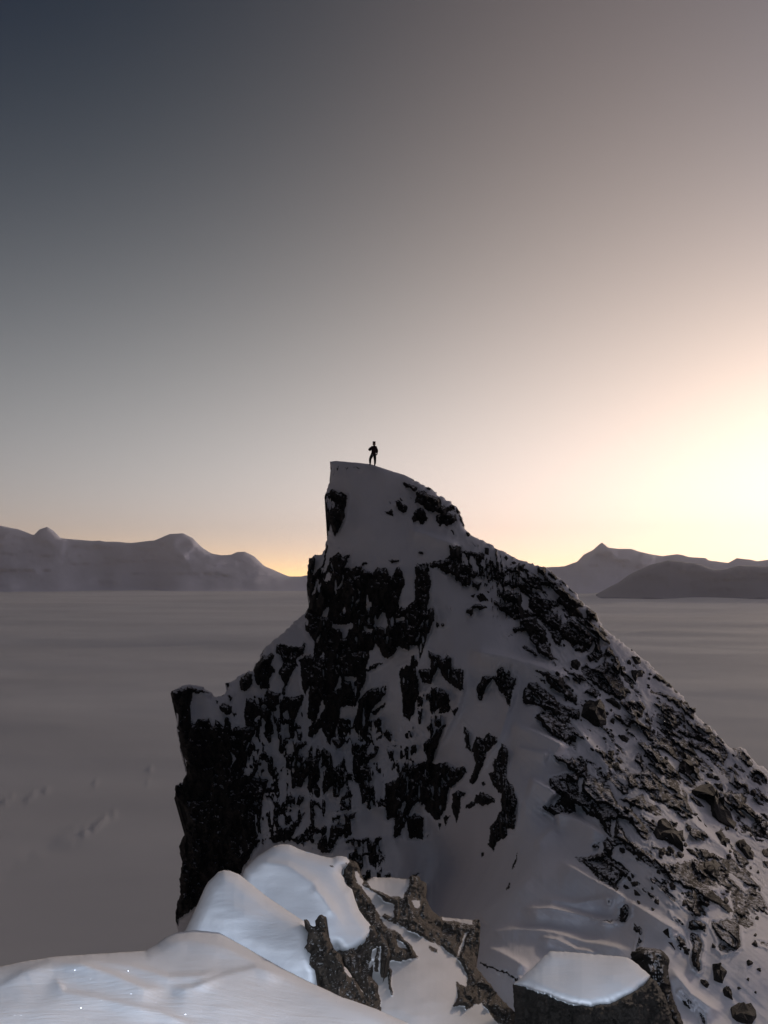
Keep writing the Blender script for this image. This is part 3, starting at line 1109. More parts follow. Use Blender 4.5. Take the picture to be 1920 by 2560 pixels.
tile(1320, 1800, K4, """
R 140,20 200,0 430,0 500,90 580,200 500,190 490,290 360,220 270,170 210,80
R 280,370 350,380 430,410 540,380 620,430 610,560 740,610 850,690 900,800 1000,920 1080,900 1090,960 1210,1080 1270,1200 1220,1260 1130,1200 1120,1150 1040,1040 930,1010 980,1130 1040,1250 1170,1370 1160,1420 1060,1370 990,1300 900,1310 870,1400 900,1460 1060,1580 1000,1600 880,1659 720,1659 620,1520 460,1420 650,1410 790,1350 770,1270 820,1220 770,1090 740,1030 640,1000 540,900 480,960 300,990 200,940 110,900 270,880 340,810 220,680 215,590 480,550 380,460 300,410
S 520,590 590,610 555,680 540,800 525,700
S 475,865 490,960 540,990 620,1010 560,930
S 860,1030 910,1030 880,1250 860,1150
S 920,810 1000,850 1060,890 1000,900 930,860
R 660,1310 750,1270 740,1330 690,1340
R 700,480 760,540 850,665 800,650 720,580
R 910,805 1060,810 1190,760 1240,860 1280,950 1340,1000 1200,940 1100,890
B 880,460 930,440 960,520 900,530
B 830,350 890,320 880,400
R 1090,420 1120,350 1180,340 1190,400 1270,500 1400,660 1560,760 1659,900 1659,1010 1560,970 1380,870 1260,800 1200,720 1100,690 1060,640 1000,560 1000,500 1100,560 1190,540 1160,470
S 1110,620 1220,590 1220,660 1150,680
S 1190,430 1240,430 1380,580 1420,640 1390,650 1290,530
R 1260,400 1300,350 1390,470 1400,580 1320,500
B 1350,1060 1390,1040 1440,1130 1480,1150 1530,1200 1610,1210 1630,1270 1560,1260 1590,1370 1530,1320 1440,1260 1330,1240 1290,1160 1360,1140
R 1210,1350 1280,1380 1320,1450 1240,1500 1220,1430
R 1340,920 1450,1030 1430,1040
B 960,160 1050,200 1020,230 980,210
R 1470,1490 1600,1480 1659,1450 1659,1659 1470,1640 1530,1590
R 1570,460 1659,440 1659,580 1560,530
R 1160,80 1400,90 1440,70 1540,200 1560,400 1460,300 1340,240 1240,180
R 1420,640 1560,660 1550,730 1440,720
R 1580,700 1659,780 1659,900
""")
tile(1600, 1750, 5.184, """
R 400,0 620,0 650,70 750,95 700,200 690,260 580,190 570,130 480,60
R 280,70 400,90 560,170 600,300 520,320 420,200 330,130
R 200,130 320,280 250,260
R 700,280 900,360 990,480 1090,570 1140,700 1140,770 1090,800 1110,880 960,800 850,720 700,620 600,540 640,480 500,440 480,380 600,370 700,400
S 630,480 720,480 820,550 700,530
R 0,380 100,400 200,400 300,420 350,350 400,480 470,620 490,740 400,700 330,640 250,580 100,480
B 500,680 600,700 620,780 540,740
B 510,870 560,780 680,820 700,900 660,990 560,960 490,920
R 560,570 700,690 900,850 940,920 850,870 700,760
R 830,270 860,280 890,340 820,320
R 1110,550 1170,560 1260,640 1390,650 1380,710 1440,720 1470,830 1400,860 1330,800 1220,720 1280,690 1150,600
R 960,840 1120,900 1230,940 1260,1020 1300,1160 1240,1140 1180,1040 1040,940
B 850,960 940,960 950,1020 880,1010
R 1410,960 1530,1000 1580,1120 1480,1060 1400,1010
B 1320,1100 1390,1100 1400,1150 1350,1150
R 1560,1290 1659,1300 1659,1380
R 1150,1180 1290,1200 1400,1270 1370,1330 1360,1390 1320,1430 1220,1420 1150,1340 1290,1340
B 680,1190 780,1110 900,1120 950,1170 980,1270 1000,1340 1060,1450 1130,1510 1240,1620 1210,1680 1050,1580 920,1520 900,1380 840,1310 700,1250
B 960,1090 1060,1100 1080,1190 1000,1150
B 980,1720 1030,1710 1110,1800 1120,1900 1060,1870
B 1100,1650 1150,1640 1160,1690 1110,1690
B 1240,1860 1330,1830 1370,1900 1470,1980 1470,2074 1400,2060 1290,1950
B 1570,1960 1659,1930 1659,2040 1600,2020
B 1480,1540 1560,1520 1590,1600 1500,1590
B 1560,1470 1659,1510 1659,1570
B 1330,1620 1390,1640 1370,1690
B 1480,1700 1540,1740 1510,1760
B 1420,1730 1460,1760 1430,1780
B 1540,1810 1610,1820 1580,1840
B 1600,1730 1659,1730 1659,1770
B 890,2000 940,1980 1000,2074 920,2050
B 600,1930 680,1950 760,2050 640,1990
B 740,1510 800,1580 760,1560
B 830,1600 870,1650 840,1630
R 330,1020 510,1070 500,1160 600,1300 700,1480 720,1550 600,1520 350,1400 180,1290 100,1180 50,1100 0,950 100,830 180,950 250,1050
S 60,800 110,790 240,920 320,1050 280,1060 170,940
S 340,1180 390,1160 450,1215 400,1200
N 200,50 700,250 1100,880 1500,800 1659,1000 1659,1300 1300,1200 900,950 500,800 200,300
""")
tile(1550, 2150, 4.4838, """
R 550,40 640,80 680,30 800,10 880,80 900,150 1020,200 1000,330 880,395 820,340 700,310 620,240 550,180 590,130 620,130
B 950,30 1060,10 1100,80 1110,180 1060,195 960,120
B 1160,130 1210,120 1215,190
R 1240,370 1280,290 1340,330 1390,350 1490,300 1590,400 1659,530 1659,620 1560,560 1440,490 1330,440 1330,520 1420,590 1510,740 1430,770 1340,730 1340,980 1300,1000 1150,1050 1090,980 1110,920 1070,830 1030,740 1040,700 1260,650 1275,560
S 1330,520 1430,520 1540,600 1659,680 1659,740 1520,730 1440,600
R 760,680 900,690 975,750 940,800 850,790 760,790
R 800,810 880,850 935,930 900,1080 890,1250 820,1190 800,1080 820,960 790,880
R 620,860 670,840 740,950 700,980
B 540,920 580,930 620,1010
B 480,810 540,760 560,880
R 0,530 90,510 110,590 60,690 0,690
R 140,710 210,750 260,800 250,920 180,1020 200,900 220,830
B 1030,1180 1110,1160 1190,1270 1170,1390 1060,1340 1050,1270
B 1150,1460 1190,1420 1240,1470 1260,1570 1170,1520
B 900,1350 960,1350 1000,1400 980,1440 920,1400
B 1240,1680 1320,1610 1440,1650 1520,1720 1480,1838 1360,1838 1260,1760
R 880,1690 930,1740 970,1838 930,1838
R 690,1470 820,1640 810,1640 740,1560
B 120,250 200,250 210,290 140,300
R 0,90 110,130 60,200 0,200
B 1600,20 1659,20 1659,100
R 1540,900 1659,920 1659,960 1580,930
""")
tile(1200, 2150, K4, """
R 330,100 360,0 370,0 350,100
R 280,320 310,240 300,300
R 1050,0 1400,0 1560,120 1480,190 1420,250 1470,310 1420,320 1340,270 1210,190 1120,80
R 1320,400 1350,410 1340,440
R 1480,480 1550,480 1540,560 1500,640 1410,630 1440,560 1500,540
R 1180,600 1450,640 1350,645
R 1580,660 1659,700 1659,760 1600,740
R 0,1060 200,1130 390,1240 370,1260 200,1150 0,1080
""")
# crests of the drifts: polyline, width up, width down, height
RIDGES = []


def crest(ox, oy, k, wu, wd, h, txt):
    RIDGES.append((pts(txt, ox, oy, k), wu, wd, h))


crest(1200, 2150, K4, 10, 40, 0.8, "-40,600 0,560 110,480 200,430 320,330 600,170")
crest(1200, 2150, K4, 8, 26, 0.55, "400,530 560,505 740,505 1000,560 1150,600 1300,640 1500,650")
crest(1200, 2150, K4, 9, 26, 0.5, "0,770 100,750 400,710 700,740 900,790 1100,850 1400,900 1620,960")
crest(1200, 2150, K4, 8, 22, 0.4, "0,880 200,950 350,1030 520,1140")
crest(1200, 2150, K4, 8, 20, 0.3, "560,410 800,420 1000,450 1300,400 1400,440")
crest(1200, 2150, K4, 6, 16, 0.3, "600,800 800,830 1000,930 1250,970")
crest(1200, 2150, K4, 8, 40, 0.6, "800,0 1000,100 1200,220 1400,330 1560,430")
crest(1000, 1600, K4, 8, 34, 0.9, "1150,890 1240,905 1350,935 1500,1000 1659,1080 1740,1140")
crest(1000, 1600, K4, 6, 22, 0.5, "1180,1110 1300,1135 1450,1170 1560,1190")
crest(1000, 1600, K4, 7, 28, 0.7, "1330,1450 1430,1480 1550,1550 1650,1630")
crest(1000, 1600, K4, 10, 34, 0.9, "700,120 850,130 1100,170 1400,260 1659,340 1750,400")
crest(1320, 1800, K4, 8, 36, 0.7, "250,1000 350,985 450,1010 650,1110 830,1230")
crest(1320, 1800, K4, 8, 20, 0.3, "60,1330 200,1180 300,1120")
crest(1000, 1160, 5.53, 9, 26, 0.7, "100,900 250,930 500,1030 700,1090 850,1140")
crest(1320, 1800, K4, 9, 16, 0.35, "480,40 620,220 780,420 900,560")
crest(1600, 1750, 5.184, 8, 14, 0.3, "600,1500 900,1750 1250,2074")
crest(1550, 2150, 4.4838, 9, 30, 0.6, "860,400 1000,350 1130,290 1230,350")
crest(1550, 2150, 4.4838, 9, 20, 0.35, "0,400 250,560 480,700 700,830")
crest(1550, 2150, 4.4838, 10, 18, 0.3, "560,1200 800,1500 1150,1740")
crest(1000, 1600, K4, 9, 12, 0.5, "1180,400 1160,600 1100,800 1040,1000 900,1250 800,1480")
crest(1000, 1600, K4, 8, 12, 0.5, "660,330 650,520 600,700 480,950 380,1150")


def build_peak():
    g = Grid(370, 2126, 1130, 2766, 2.4)
    out = densify(PEAK, 5.0, 0.0, 5)
    rng = np.random.default_rng(9)
    jag = np.ones(len(out))
    jag[(out[:, 0] > 2000) | (out[:, 1] > 2450)] = 0
    smooth_top = (out[:, 1] < 1200) & (out[:, 0] < 1060)
    jag[smooth_top] = 0.15
    out = out + rng.normal(0, 1.35, out.shape) * jag[:, None]
    D = g.tps(SURVEY, 0.00002)
    # the edges of snow and rock wander; anisotropic down the fall line
    wx = 4.5 * fbm(g.U / 18, g.V / 22, 31, 5, 0.72)
    wy = 7.0 * fbm(g.U / 9, g.V / 24, 41, 4, 0.66)
    U2, V2 = g.U + wx, g.V + wy
    rock = np.full(g.shape, -14.0)
    speck = np.full(g.shape, -30.0)
    stones = []
    for kind, poly in TRACE:
        if kind == 'B':
            stones.append(poly)
            continue
        R = 16 if kind != 'N' else 28
        s, f = g.field(poly, R, U2, V2)
        if f.size == 0:
            continue
        if kind == 'R':
            rock[s] = np.maximum(rock[s], f)
        elif kind == 'S':
            rock[s] = np.minimum(rock[s], -f)
        else:
            speck[s] = np.maximum(speck[s], f)
    # speckled ground: small ribs and stones breaking through thin snow
    right = np.clip((g.U - 1150) / 150, 0, 1)
    ang = right * 0.72
    ru = g.U * np.cos(ang) + g.V * np.sin(ang)
    rv = -g.U * np.sin(ang) + g.V * np.cos(ang)
    nz_l = fbm(g.U / 15, g.V / 36, 61, 4, 0.55) + 0.3 * fbm(g.U / 60, g.V / 50, 62, 2)
    nz_r = fbm(ru / 52, rv / 16, 71, 5, 0.55)
    nz = nz_l * (1 - right) + nz_r * right
    sp = np.clip(speck / 22, 0, 1)
    sp = sp * sp * (3 - 2 * sp)
    rock = np.maximum(rock, (nz - 0.10 - 0.07 * right + 0.12 * (1 - sp)) * 34 * (sp > 0) - 12 * (sp <= 0))
    rock = np.where(sp > 0.3, np.minimum(rock, (0.50 - nz_l * 1.0 - nz_r * 0.5) * 40), rock)
    # slivers of snow held by cracks and ledges inside the big rock areas
    cr = fbm(g.U / 10, g.V / 42, 201, 4, 0.5) * (1 - right) + fbm(ru / 46, rv / 8, 211, 4, 0.5) * right
    cr = cr + 0.3 * fbm(g.U / 90, g.V / 90, 221, 2)
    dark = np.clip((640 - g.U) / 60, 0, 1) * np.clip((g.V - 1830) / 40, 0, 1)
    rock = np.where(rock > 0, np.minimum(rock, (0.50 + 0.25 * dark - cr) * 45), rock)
    # thin ribs all over the right flank
    flank, ff = np.full(g.shape, -1.0), None
    s, f = g.field(pts("1180,1340 1420,1450 1740,1790 1960,1960 1960,2300 1700,2330 1560,2200 1500,2000 1420,1800 1330,1640 1200,1520 1130,1420"), 60)
    flank[s] = np.clip(f / 50, 0, 1)
    m = fbm(ru / 56, rv / 17, 81, 5, 0.55) + 0.45 * fbm(ru / 120, rv / 80, 91, 2)
    rock = np.where(flank > 0, np.maximum(rock, (m - 0.17 - 0.4 * (1 - flank)) * 34), rock)
    # relief: metres towards the viewer
    px = D / F                                  # metres per pixel
    t = np.clip(rock / 7.0, 0, 1)
    t = t * t * (3 - 2 * t)
    fac = facets(g.U / 34 + 0.3 * wx / 6, g.V / 62, 101, 1.6) + 0.45 * facets(g.U / 13, g.V / 24, 111, 1.6)
    facr = facets(ru / 84, rv / 34, 121, 1.8) + 0.35 * facets(ru / 30, rv / 15, 131, 1.8)
    fac = fac * (1 - right) + facr * right
    rel = t * (0.14 + 1.0 * (fac + 0.5)) * np.clip(px * 45, 0.35, 1.2)
    rel += 0.20 * fbm(g.U / 9, g.V / 12, 141, 4, 0.65) * t * px * 45
    base = 1.5 * fbm(g.U / 210, g.V / 260, 151, 3) * np.clip(px * 40, 0.2, 1)
    base += 0.35 * fbm(g.U / 55, g.V / 75, 161, 3) * np.clip(px * 40, 0.15, 1)
    # wind-drawn flutes on the open snow of the right flank
    base += 0.10 * fbm(ru / 160, rv / 9, 171, 3) * right * np.clip(px * 40, 0.2, 1)
    # the bowl under the face is hollow, the drift beside it swells
    base -= 2.6 * np.exp(-(((g.U - 1090) / 95) ** 2 + ((g.V - 2200) / 120) ** 2))
    # snow cushions sit a little proud next to the rock
    cush = 0.10 * np.exp(-((rock + 5) / 4.0) ** 2)
    D = D - (rel + base + cush)
    for ln, wu, wd, h in RIDGES:
        s, r = g.ridge(ln, wu, wd, h)
        D[s] -= r * 1.6
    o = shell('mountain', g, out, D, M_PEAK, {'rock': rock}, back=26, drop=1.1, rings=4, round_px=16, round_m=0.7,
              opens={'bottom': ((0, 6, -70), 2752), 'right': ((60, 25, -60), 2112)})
    tag(o, kind='structure')
    return g, D, rock, stones


GP, DP, RP, STONES = build_peak()

# ------------------------------------------------------------------ near snow banks
def bank(name, outline, survey, step, round_px, round_m, back, drop, bumps=(), rocks=(), mat=None, amp=0.02, seed=5,
         dens=8, rough=0.3, rel=0.05, sc=34,
         opens=None):
    out = densify(pts(outline), dens, rough, seed)
    lo, hi = out.min(0) - 6, out.max(0) + 6
    g = Grid(lo[0], hi[0], lo[1], hi[1], step)
    D = g.tps(survey)
    D -= amp * 3 * fbm(g.U / 260, g.V / 120, seed, 2)
    D -= amp * fbm(g.U / 70, g.V / 40, seed + 7, 2)
    for ln, wu, wd, h in bumps:
        s, r = g.ridge(pts(ln), wu, wd, h)
        D[s] -= r
    wx = 4 * fbm(g.U / 16, g.V / 16, seed + 20, 4, 0.65)
    wy = 4 * fbm(g.U / 16, g.V / 16, seed + 30, 4, 0.65)
    rock = np.full(g.shape, -14.0)
    for kind, pl in rocks:
        s, f = g.field(pl, 16, g.U + wx, g.V + wy)
        if f.size == 0:
            continue
        rock[s] = np.maximum(rock[s], f) if kind == 'R' else np.minimum(rock[s], -f)
    t = np.clip(rock / 8, 0, 1)
    fac = facets(g.U / sc + 0.1 * wx, g.V / (sc * 1.7), seed + 40, 1.7) + 0.5 * facets(g.U / (sc * 0.4), g.V / (sc * 0.7), seed + 50, 1.7)
    D -= t * rel * (0.6 + 2.6 * (fac + 0.4)) + 0.8 * rel * t * fbm(g.U / 9, g.V / 16, seed + 60, 5, 0.72)
    o = shell(name, g, out, D, mat or M_NEAR, {'rock': rock}, back=back, drop=drop, rings=3, round_px=round_px,
              round_m=round_m, seed=seed, opens=opens)
    return o, g, D


A, GA, DA = bank('snow_bank', """-260,2450 -120,2428 0,2417 60,2404 136,2392 250,2384 362,2377 392,2360 413,2344
440,2332 486,2325 549,2331 596,2358 650,2389 705,2420 784,2460 862,2495 940,2522 1019,2558 1100,2610 1160,2700
1160,3600 -260,3600""",
               [(-260, 2450, 5.6), (0, 2416, 5.6), (136, 2392, 5.8), (362, 2377, 6.2), (486, 2325, 7.0), (549, 2331, 6.9),
                (650, 2389, 6.3), (784, 2460, 5.5), (940, 2522, 4.9), (1019, 2558, 4.6), (0, 2560, 4.0),
                (300, 2470, 4.9), (300, 2560, 4.0), (600, 2500, 4.75), (600, 2600, 3.95), (900, 2600, 4.1),
                (1160, 2700, 4.0), (300, 2750, 2.9), (900, 2850, 2.8), (-200, 2700, 3.1), (200, 3600, 1.75), (900, 3600, 1.8), (-200, 3500, 1.9), (486, 2390, 6.0)],
               4, 30, 0.5, 9, 1.25, amp=0.03, seed=5,
               opens={'bottom': ((0, -7, -1.2), 3590), 'left': ((-9, 1, -8), -250), 'right': ((1, 0, -3), 1150)},
               bumps=[("-60,2500 60,2430 129,2404 200,2410 290,2440 360,2470 420,2478", 9, 40, 0.22),
                      ("130,2412 230,2400 330,2415 420,2442 500,2440 560,2425", 7, 26, 0.17),
                      ("420,2478 480,2470 560,2440 640,2420 720,2440", 8, 34, 0.15),
                      ("130,2440 160,2480 260,2500 400,2530 520,2580", 9, 30, 0.10),
                      ("380,2362 470,2350 560,2368 650,2410 760,2465", 10, 30, 0.14)])
tag(A, kind='structure')
B, GB, DB = bank('snow_bank', """440,2420 448,2345 462,2326 478,2295 509,2225 520,2205 533,2193 545,2180 560,2175
575,2177 596,2185 627,2209 666,2240 729,2283 760,2303 775,2330 780,2365 792,2400 800,2425 806,2470 800,2520 440,2520""",
               [(560, 2175, 8.2), (509, 2225, 7.9), (462, 2326, 7.6), (666, 2240, 7.9), (760, 2303, 7.3),
                (600, 2300, 7.35), (700, 2380, 6.8), (800, 2425, 6.4), (560, 2380, 7.2), (640, 2450, 6.9),
                (800, 2520, 6.4), (440, 2520, 7.4)], 4, 34, 0.5, 9, 1.3, amp=0.03, seed=6, opens={'bottom': ((0, 0, -3), 2512)},
               bumps=[("600,2190 680,2262 740,2300 770,2340", 8, 26, 0.05)])
tag(B, kind='structure')
TN = lambda s: pts(s, 700, 2100, 2.765)
C, GC, DC = bank('snow_bank', """590,2300 600,2210 607,2185 612,2172 627,2158 645,2140 666,2127 685,2115 705,2111 725,2112
744,2121 764,2129 784,2134 810,2141 831,2145 842,2140 854,2140 866,2143 874,2152 870,2164 858,2170 852,2184 862,2200
868,2214 880,2222 884,2236 888,2250 898,2276 912,2296 926,2312 932,2326 928,2342 920,2358 904,2370 886,2380 870,2386
850,2380 842,2366 850,2440 760,2460 640,2420""",
               [(705, 2111, 9.6), (607, 2185, 9.0), (784, 2134, 9.5), (866, 2143, 9.6), (850, 2178, 9.3),
                (884, 2240, 8.9), (932, 2326, 8.3), (866, 2386, 7.8), (842, 2366, 7.85), (760, 2303, 8.1),
                (666, 2240, 8.7), (720, 2190, 8.9), (800, 2240, 8.6), (850, 2440, 7.6), (640, 2420, 7.9)],
               4, 26, 0.4, 9, 1.4, amp=0.03, seed=7, opens={'bottom': ((0, 0, -3), 2395)},
               bumps=[("625,2165 670,2158 720,2165 780,2205 830,2265 862,2330", 12, 30, 0.12),
                      ("780,2215 810,2250 835,2290", 7, 12, 0.06)],
               rocks=[('R', TN("340,170 365,175 375,195 355,190")), ('R', TN("435,165 470,160 460,180")),
                      ('R', TN("420,200 450,205 470,240 440,225")), ('R', TN("450,285 520,300 515,330 470,310"))])
tag(C, kind='structure')

tr = [('R', TN("100,0 2000,0 2000,1800 -500,1800 0,400"))]
for k, s in [('S', "600,290 660,250 895,270 880,330 850,400 760,390 640,340"),
             ('S', "515,210 545,230 580,290 560,330 530,290"),
             ('S', "550,300 600,330 660,370 720,430 790,440 780,540 720,510 700,530 640,450 600,380"),
             ('S', "660,510 740,560 880,620 1000,680 1100,730 1240,830 1300,960 1280,1010 1210,980 1230,1080 1200,1150 1300,1150 1400,1120 1500,1230 1640,1400 1640,2000 600,2000 600,1172 700,1170 670,1000 620,950 640,850 690,640 760,830 840,830 960,820 900,720 820,640 740,610"),
             ('R', "720,680 790,650 900,740 960,810 860,800 840,840 780,830 740,760"),
             ('S', "800,690 850,700 880,760 820,740"),
             ('R', "700,850 740,830 770,900 777,1075 763,1075 745,900"),
             ('R', "1030,730 1090,750 1090,790 1050,770"),
             ('R', "1210,985 1340,1050 1330,1150 1290,1180 1240,1090"),
             ('R', "1380,1040 1460,1160 1560,1300 1480,1240 1390,1120"),
             ('S', "910,420 970,420 965,470 930,470"),
             ('S', "1100,525 1200,535 1330,550 1330,585 1250,570 1150,560"),
             ('S', "1280,640 1300,640 1240,800 1225,800"),
             ('R', "520,340 560,320 640,430 730,620 760,780 700,700 610,620 555,520 490,380"),
             ('S', "590,760 640,720 680,740 640,880 610,880")]:
    tr.append((k, TN(s)))
Dk, GD, DD = bank('rock_outcrop', """840,2150 856,2152 874,2147 884,2152 895,2161 899,2176 905,2190 913,2205 924,2196
939,2192 980,2194 1018,2198 1026,2190 1047,2190 1052,2202 1066,2208 1067,2230 1065,2245 1076,2270 1087,2282 1098,2292
1127,2295 1160,2297 1199,2299 1200,2322 1199,2346 1194,2385 1190,2418 1203,2432 1214,2447 1232,2470 1250,2494
1268,2512 1286,2530 1302,2556 1340,2640 1340,2800 760,2800 760,2250 820,2200""",
                  [(874, 2147, 10.4), (913, 2205, 10.2), (940, 2192, 10.8), (1020, 2199, 11.0), (1060, 2210, 11.2),
                   (1199, 2299, 10.8), (1199, 2346, 10.0), (1190, 2418, 9.4), (1098, 2292, 10.4), (1040, 2280, 9.8),
                   (950, 2300, 9.2), (905, 2260, 9.6), (940, 2350, 8.3), (1000, 2350, 8.3), (980, 2420, 7.5),
                   (1100, 2380, 8.7), (1150, 2420, 8.6), (1000, 2500, 6.6), (1100, 2500, 6.9), (1200, 2500, 7.7),
                   (1286, 2530, 7.9), (900, 2500, 6.6), (950, 2330, 8.5), (1000, 2600, 5.9), (1200, 2650, 6.3),
                   (1340, 2800, 6.0), (800, 2800, 5.3), (820, 2400, 8.4), (780, 2250, 9.6)],
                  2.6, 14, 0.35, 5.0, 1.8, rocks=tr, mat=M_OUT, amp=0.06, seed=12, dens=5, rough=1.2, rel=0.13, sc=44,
                  opens={'bottom': ((0, 0, -3), 2790)})
tag(Dk, kind='structure')
Rk, _, _ = bank('rock_outcrop', " ".join("%f,%f" % tuple(p) for p in TN(
    """165,550 185,548 210,590 245,600 262,560 240,560 262,530 290,515 318,530 325,590 320,640 345,680 365,730 390,770
420,800 440,860 470,900 500,950 540,1000 580,1060 600,1100 640,1200 640,1400 240,1400 240,1100 280,1000 270,950
240,900 200,860 195,820 215,790 190,770 168,740 190,710 192,660 200,620 175,580""")),
                [(775, 2320, 7.0), (810, 2300, 7.1), (780, 2380, 6.6), (830, 2380, 6.75), (830, 2440, 6.3),
                 (880, 2460, 6.2), (930, 2560, 5.5), (800, 2560, 5.6), (880, 2600, 5.3)],
                2.6, 14, 0.25, 0.45, 2.0, rocks=[('R', TN("0,400 900,400 900,1600 0,1600")),
                                                ('S', TN("450,870 490,900 500,960 470,940 445,900")),
                                                ('S', TN("540,960 580,1010 590,1080 555,1040"))],
                mat=M_OUT, amp=0.03, seed=15, dens=5, rough=1.2, rel=0.10, sc=40)
tag(Rk, kind='structure')
Rj, _, _ = bank('rock_outcrop', " ".join("%f,%f" % tuple(p) for p in TN(
    """430,800 480,785 520,790 560,760 610,720 640,705 660,700 700,660 740,700 765,790 740,830 700,850 650,845 640,880
620,930 640,960 665,985 680,1010 678,1060 688,1110 700,1180 720,1400 560,1400 540,1000 470,900""")),
                [(880, 2390, 7.6), (940, 2350, 7.7), (970, 2390, 7.2), (930, 2450, 6.7), (950, 2520, 6.0),
                 (880, 2450, 6.8), (930, 2600, 5.4)],
                2.6, 14, 0.25, 0.45, 2.0, rocks=[('R', TN("0,400 900,400 900,1600 0,1600")),
                                                ('S', TN("640,760 670,740 650,860 610,900")),
                                                ('S', TN("690,740 700,740 690,860 680,860"))],
                mat=M_OUT, amp=0.03, seed=16, dens=5, rough=1.2, rel=0.09, sc=36)
tag(Rj, kind='structure')

# ------------------------------------------------------------------ loose ice crystals that glint on the near snow
def crystals(banks):
    m, nt, b = newmat('ice_crystal')
    b.inputs['Base Color'].default_value = (0.95, 0.97, 1, 1)
    b.inputs['Metallic'].default_value = 1.0
    b.inputs['Roughness'].default_value = 0.22
    rng = np.random.default_rng(4)
    V, Fc = [], []
    for (g, D, poly, n) in banks:
        k = 0
        while k < n:
            u, v = rng.uniform(poly[:, 0].min(), poly[:, 0].max()), rng.uniform(poly[:, 1].min(), poly[:, 1].max())
            if not inside(poly, np.array([u]), np.array([v]))[0]:
                continue
            p = P(u, v, float(g.sample(D, u, v)) - 0.012)
            n_ = -p / np.linalg.norm(p) + rng.normal(0, 0.16, 3)
            n_ /= np.linalg.norm(n_)
            a = np.cross(n_, [0, 0, 1.0])
            a /= np.linalg.norm(a)
            c = np.cross(n_, a)
            s = rng.uniform(0.0005, 0.0012)
            i0 = len(V)
            for t in range(6):
                q = t * math.pi / 3
                V.append(p + s * (a * math.cos(q) + c * math.sin(q)))
            V.append(p - n_ * s * 0.6)
            Fc.append(tuple(i0 + t for t in range(6)))
            for t in range(6):
                Fc.append((i0 + (t + 1) % 6, i0 + t, i0 + 6))
            k += 1
    o = mesh_from('snow_crystals', V, Fc, m, False)
    tag(o, kind='stuff')


crystals([(GA, DA, pts("20,2440 360,2400 480,2350 620,2400 900,2530 980,2558 10,2558"), 90),
          (GB, DB, pts("480,2320 560,2200 740,2310 780,2420 640,2400"), 6),
          (GC, DC, pts("620,2200 700,2130 820,2180 900,2320 860,2360 720,2260"), 5)])

# ------------------------------------------------------------------ the big boulder with its cap of snow
bo = bpy.data.objects.new('boulder', None)
COL.objects.link(bo)
bo.location = tuple(P(1450, 2560, 7.0))
tag(bo, 'big dark block of rock carrying a thick slab of snow, at the bottom edge', 'boulder')


def reparent(o, parent):
    o.parent = parent
    o.matrix_parent_inverse = parent.matrix_basis.inverted()
    for k in ('kind', 'label', 'category'):
        if k in o:
            del o[k]


bb, _, _ = bank('rock_block', """1282,2461 1315,2466 1343,2475 1372,2485 1400,2498 1426,2507 1455,2511 1478,2516 1500,2510 1526,2509
1545,2500 1568,2487 1591,2475 1600,2466 1614,2456 1623,2444 1640,2452 1662,2490 1680,2540
1700,2600 1700,2800 1289,2800 1289,2560 1284,2510""",
                [(1281, 2462, 7.3), (1343, 2477, 6.75), (1480, 2518, 6.3), (1591, 2477, 6.5), (1623, 2445, 6.9),
                 (1450, 2400, 7.6), (1289, 2600, 7.0), (1460, 2600, 6.15), (1680, 2600, 6.9), (1450, 2780, 5.9),
                 (1290, 2780, 6.8), (1690, 2790, 6.9)],
                3, 10, 0.3, 1.6, 0.3, rocks=[('R', pts("1100,2200 1900,2200 1900,2900 1100,2900"))], mat=M_ROCK,
                amp=0.04, seed=18, dens=6, rough=1.0, rel=0.08, sc=60,
                opens={'bottom': ((0, 0, -3), 2790)})
reparent(bb, bo)
bc, _, _ = bank('snow_cap', """1378,2378 1420,2380 1460,2383 1508,2388 1540,2390 1569,2394 1590,2408 1608,2424 1625,2438
1620,2450 1614,2458 1600,2468 1591,2478 1568,2490 1545,2503 1526,2512 1500,2513 1478,2519 1455,2514 1426,2509
1400,2500 1372,2487 1343,2477 1315,2468 1284,2460 1300,2446 1330,2420 1352,2398""",
                [(1378, 2378, 7.55), (1508, 2388, 7.5), (1569, 2394, 7.35), (1625, 2438, 6.85), (1591, 2478, 6.42),
                 (1526, 2512, 6.2), (1478, 2519, 6.12), (1426, 2509, 6.2), (1343, 2477, 6.6), (1284, 2460, 7.15),
                 (1450, 2440, 6.8), (1400, 2420, 7.15), (1540, 2440, 6.75)],
                3, 24, 0.20, 0.35, 1.3, amp=0.015, seed=19, dens=6, rough=0.7)
reparent(bc, bo)

GRP = 'rocks and stones poking out of the snow on the right flank'
hk, _, _ = bank('rock', """1604,2380 1612,2375 1625,2371 1638,2371 1652,2374 1660,2380 1669,2390 1674,2400 1671,2415
1671,2430 1673,2450 1678,2474 1684,2500 1695,2526 1708,2560 1720,2640 1640,2640 1630,2500 1618,2430 1606,2395""",
                [(1612, 2375, 9.6), (1660, 2380, 9.6), (1674, 2400, 9.5), (1630, 2430, 9.0), (1677, 2474, 9.0),
                 (1640, 2500, 8.5), (1700, 2560, 8.6), (1660, 2640, 8.0)],
                2.6, 12, 0.3, 0.8, 0.4, rocks=[('R', pts("1500,2300 1800,2300 1800,2700 1500,2700")),
                                              ('S', pts("1632,2440 1645,2470 1662,2500 1655,2505 1636,2468"))],
                mat=M_PEAK, amp=0.03, seed=20, dens=5, rough=0.9, rel=0.08, sc=30)
tag(hk, 'round headed black rock standing just behind the big snow-capped boulder', 'rock')


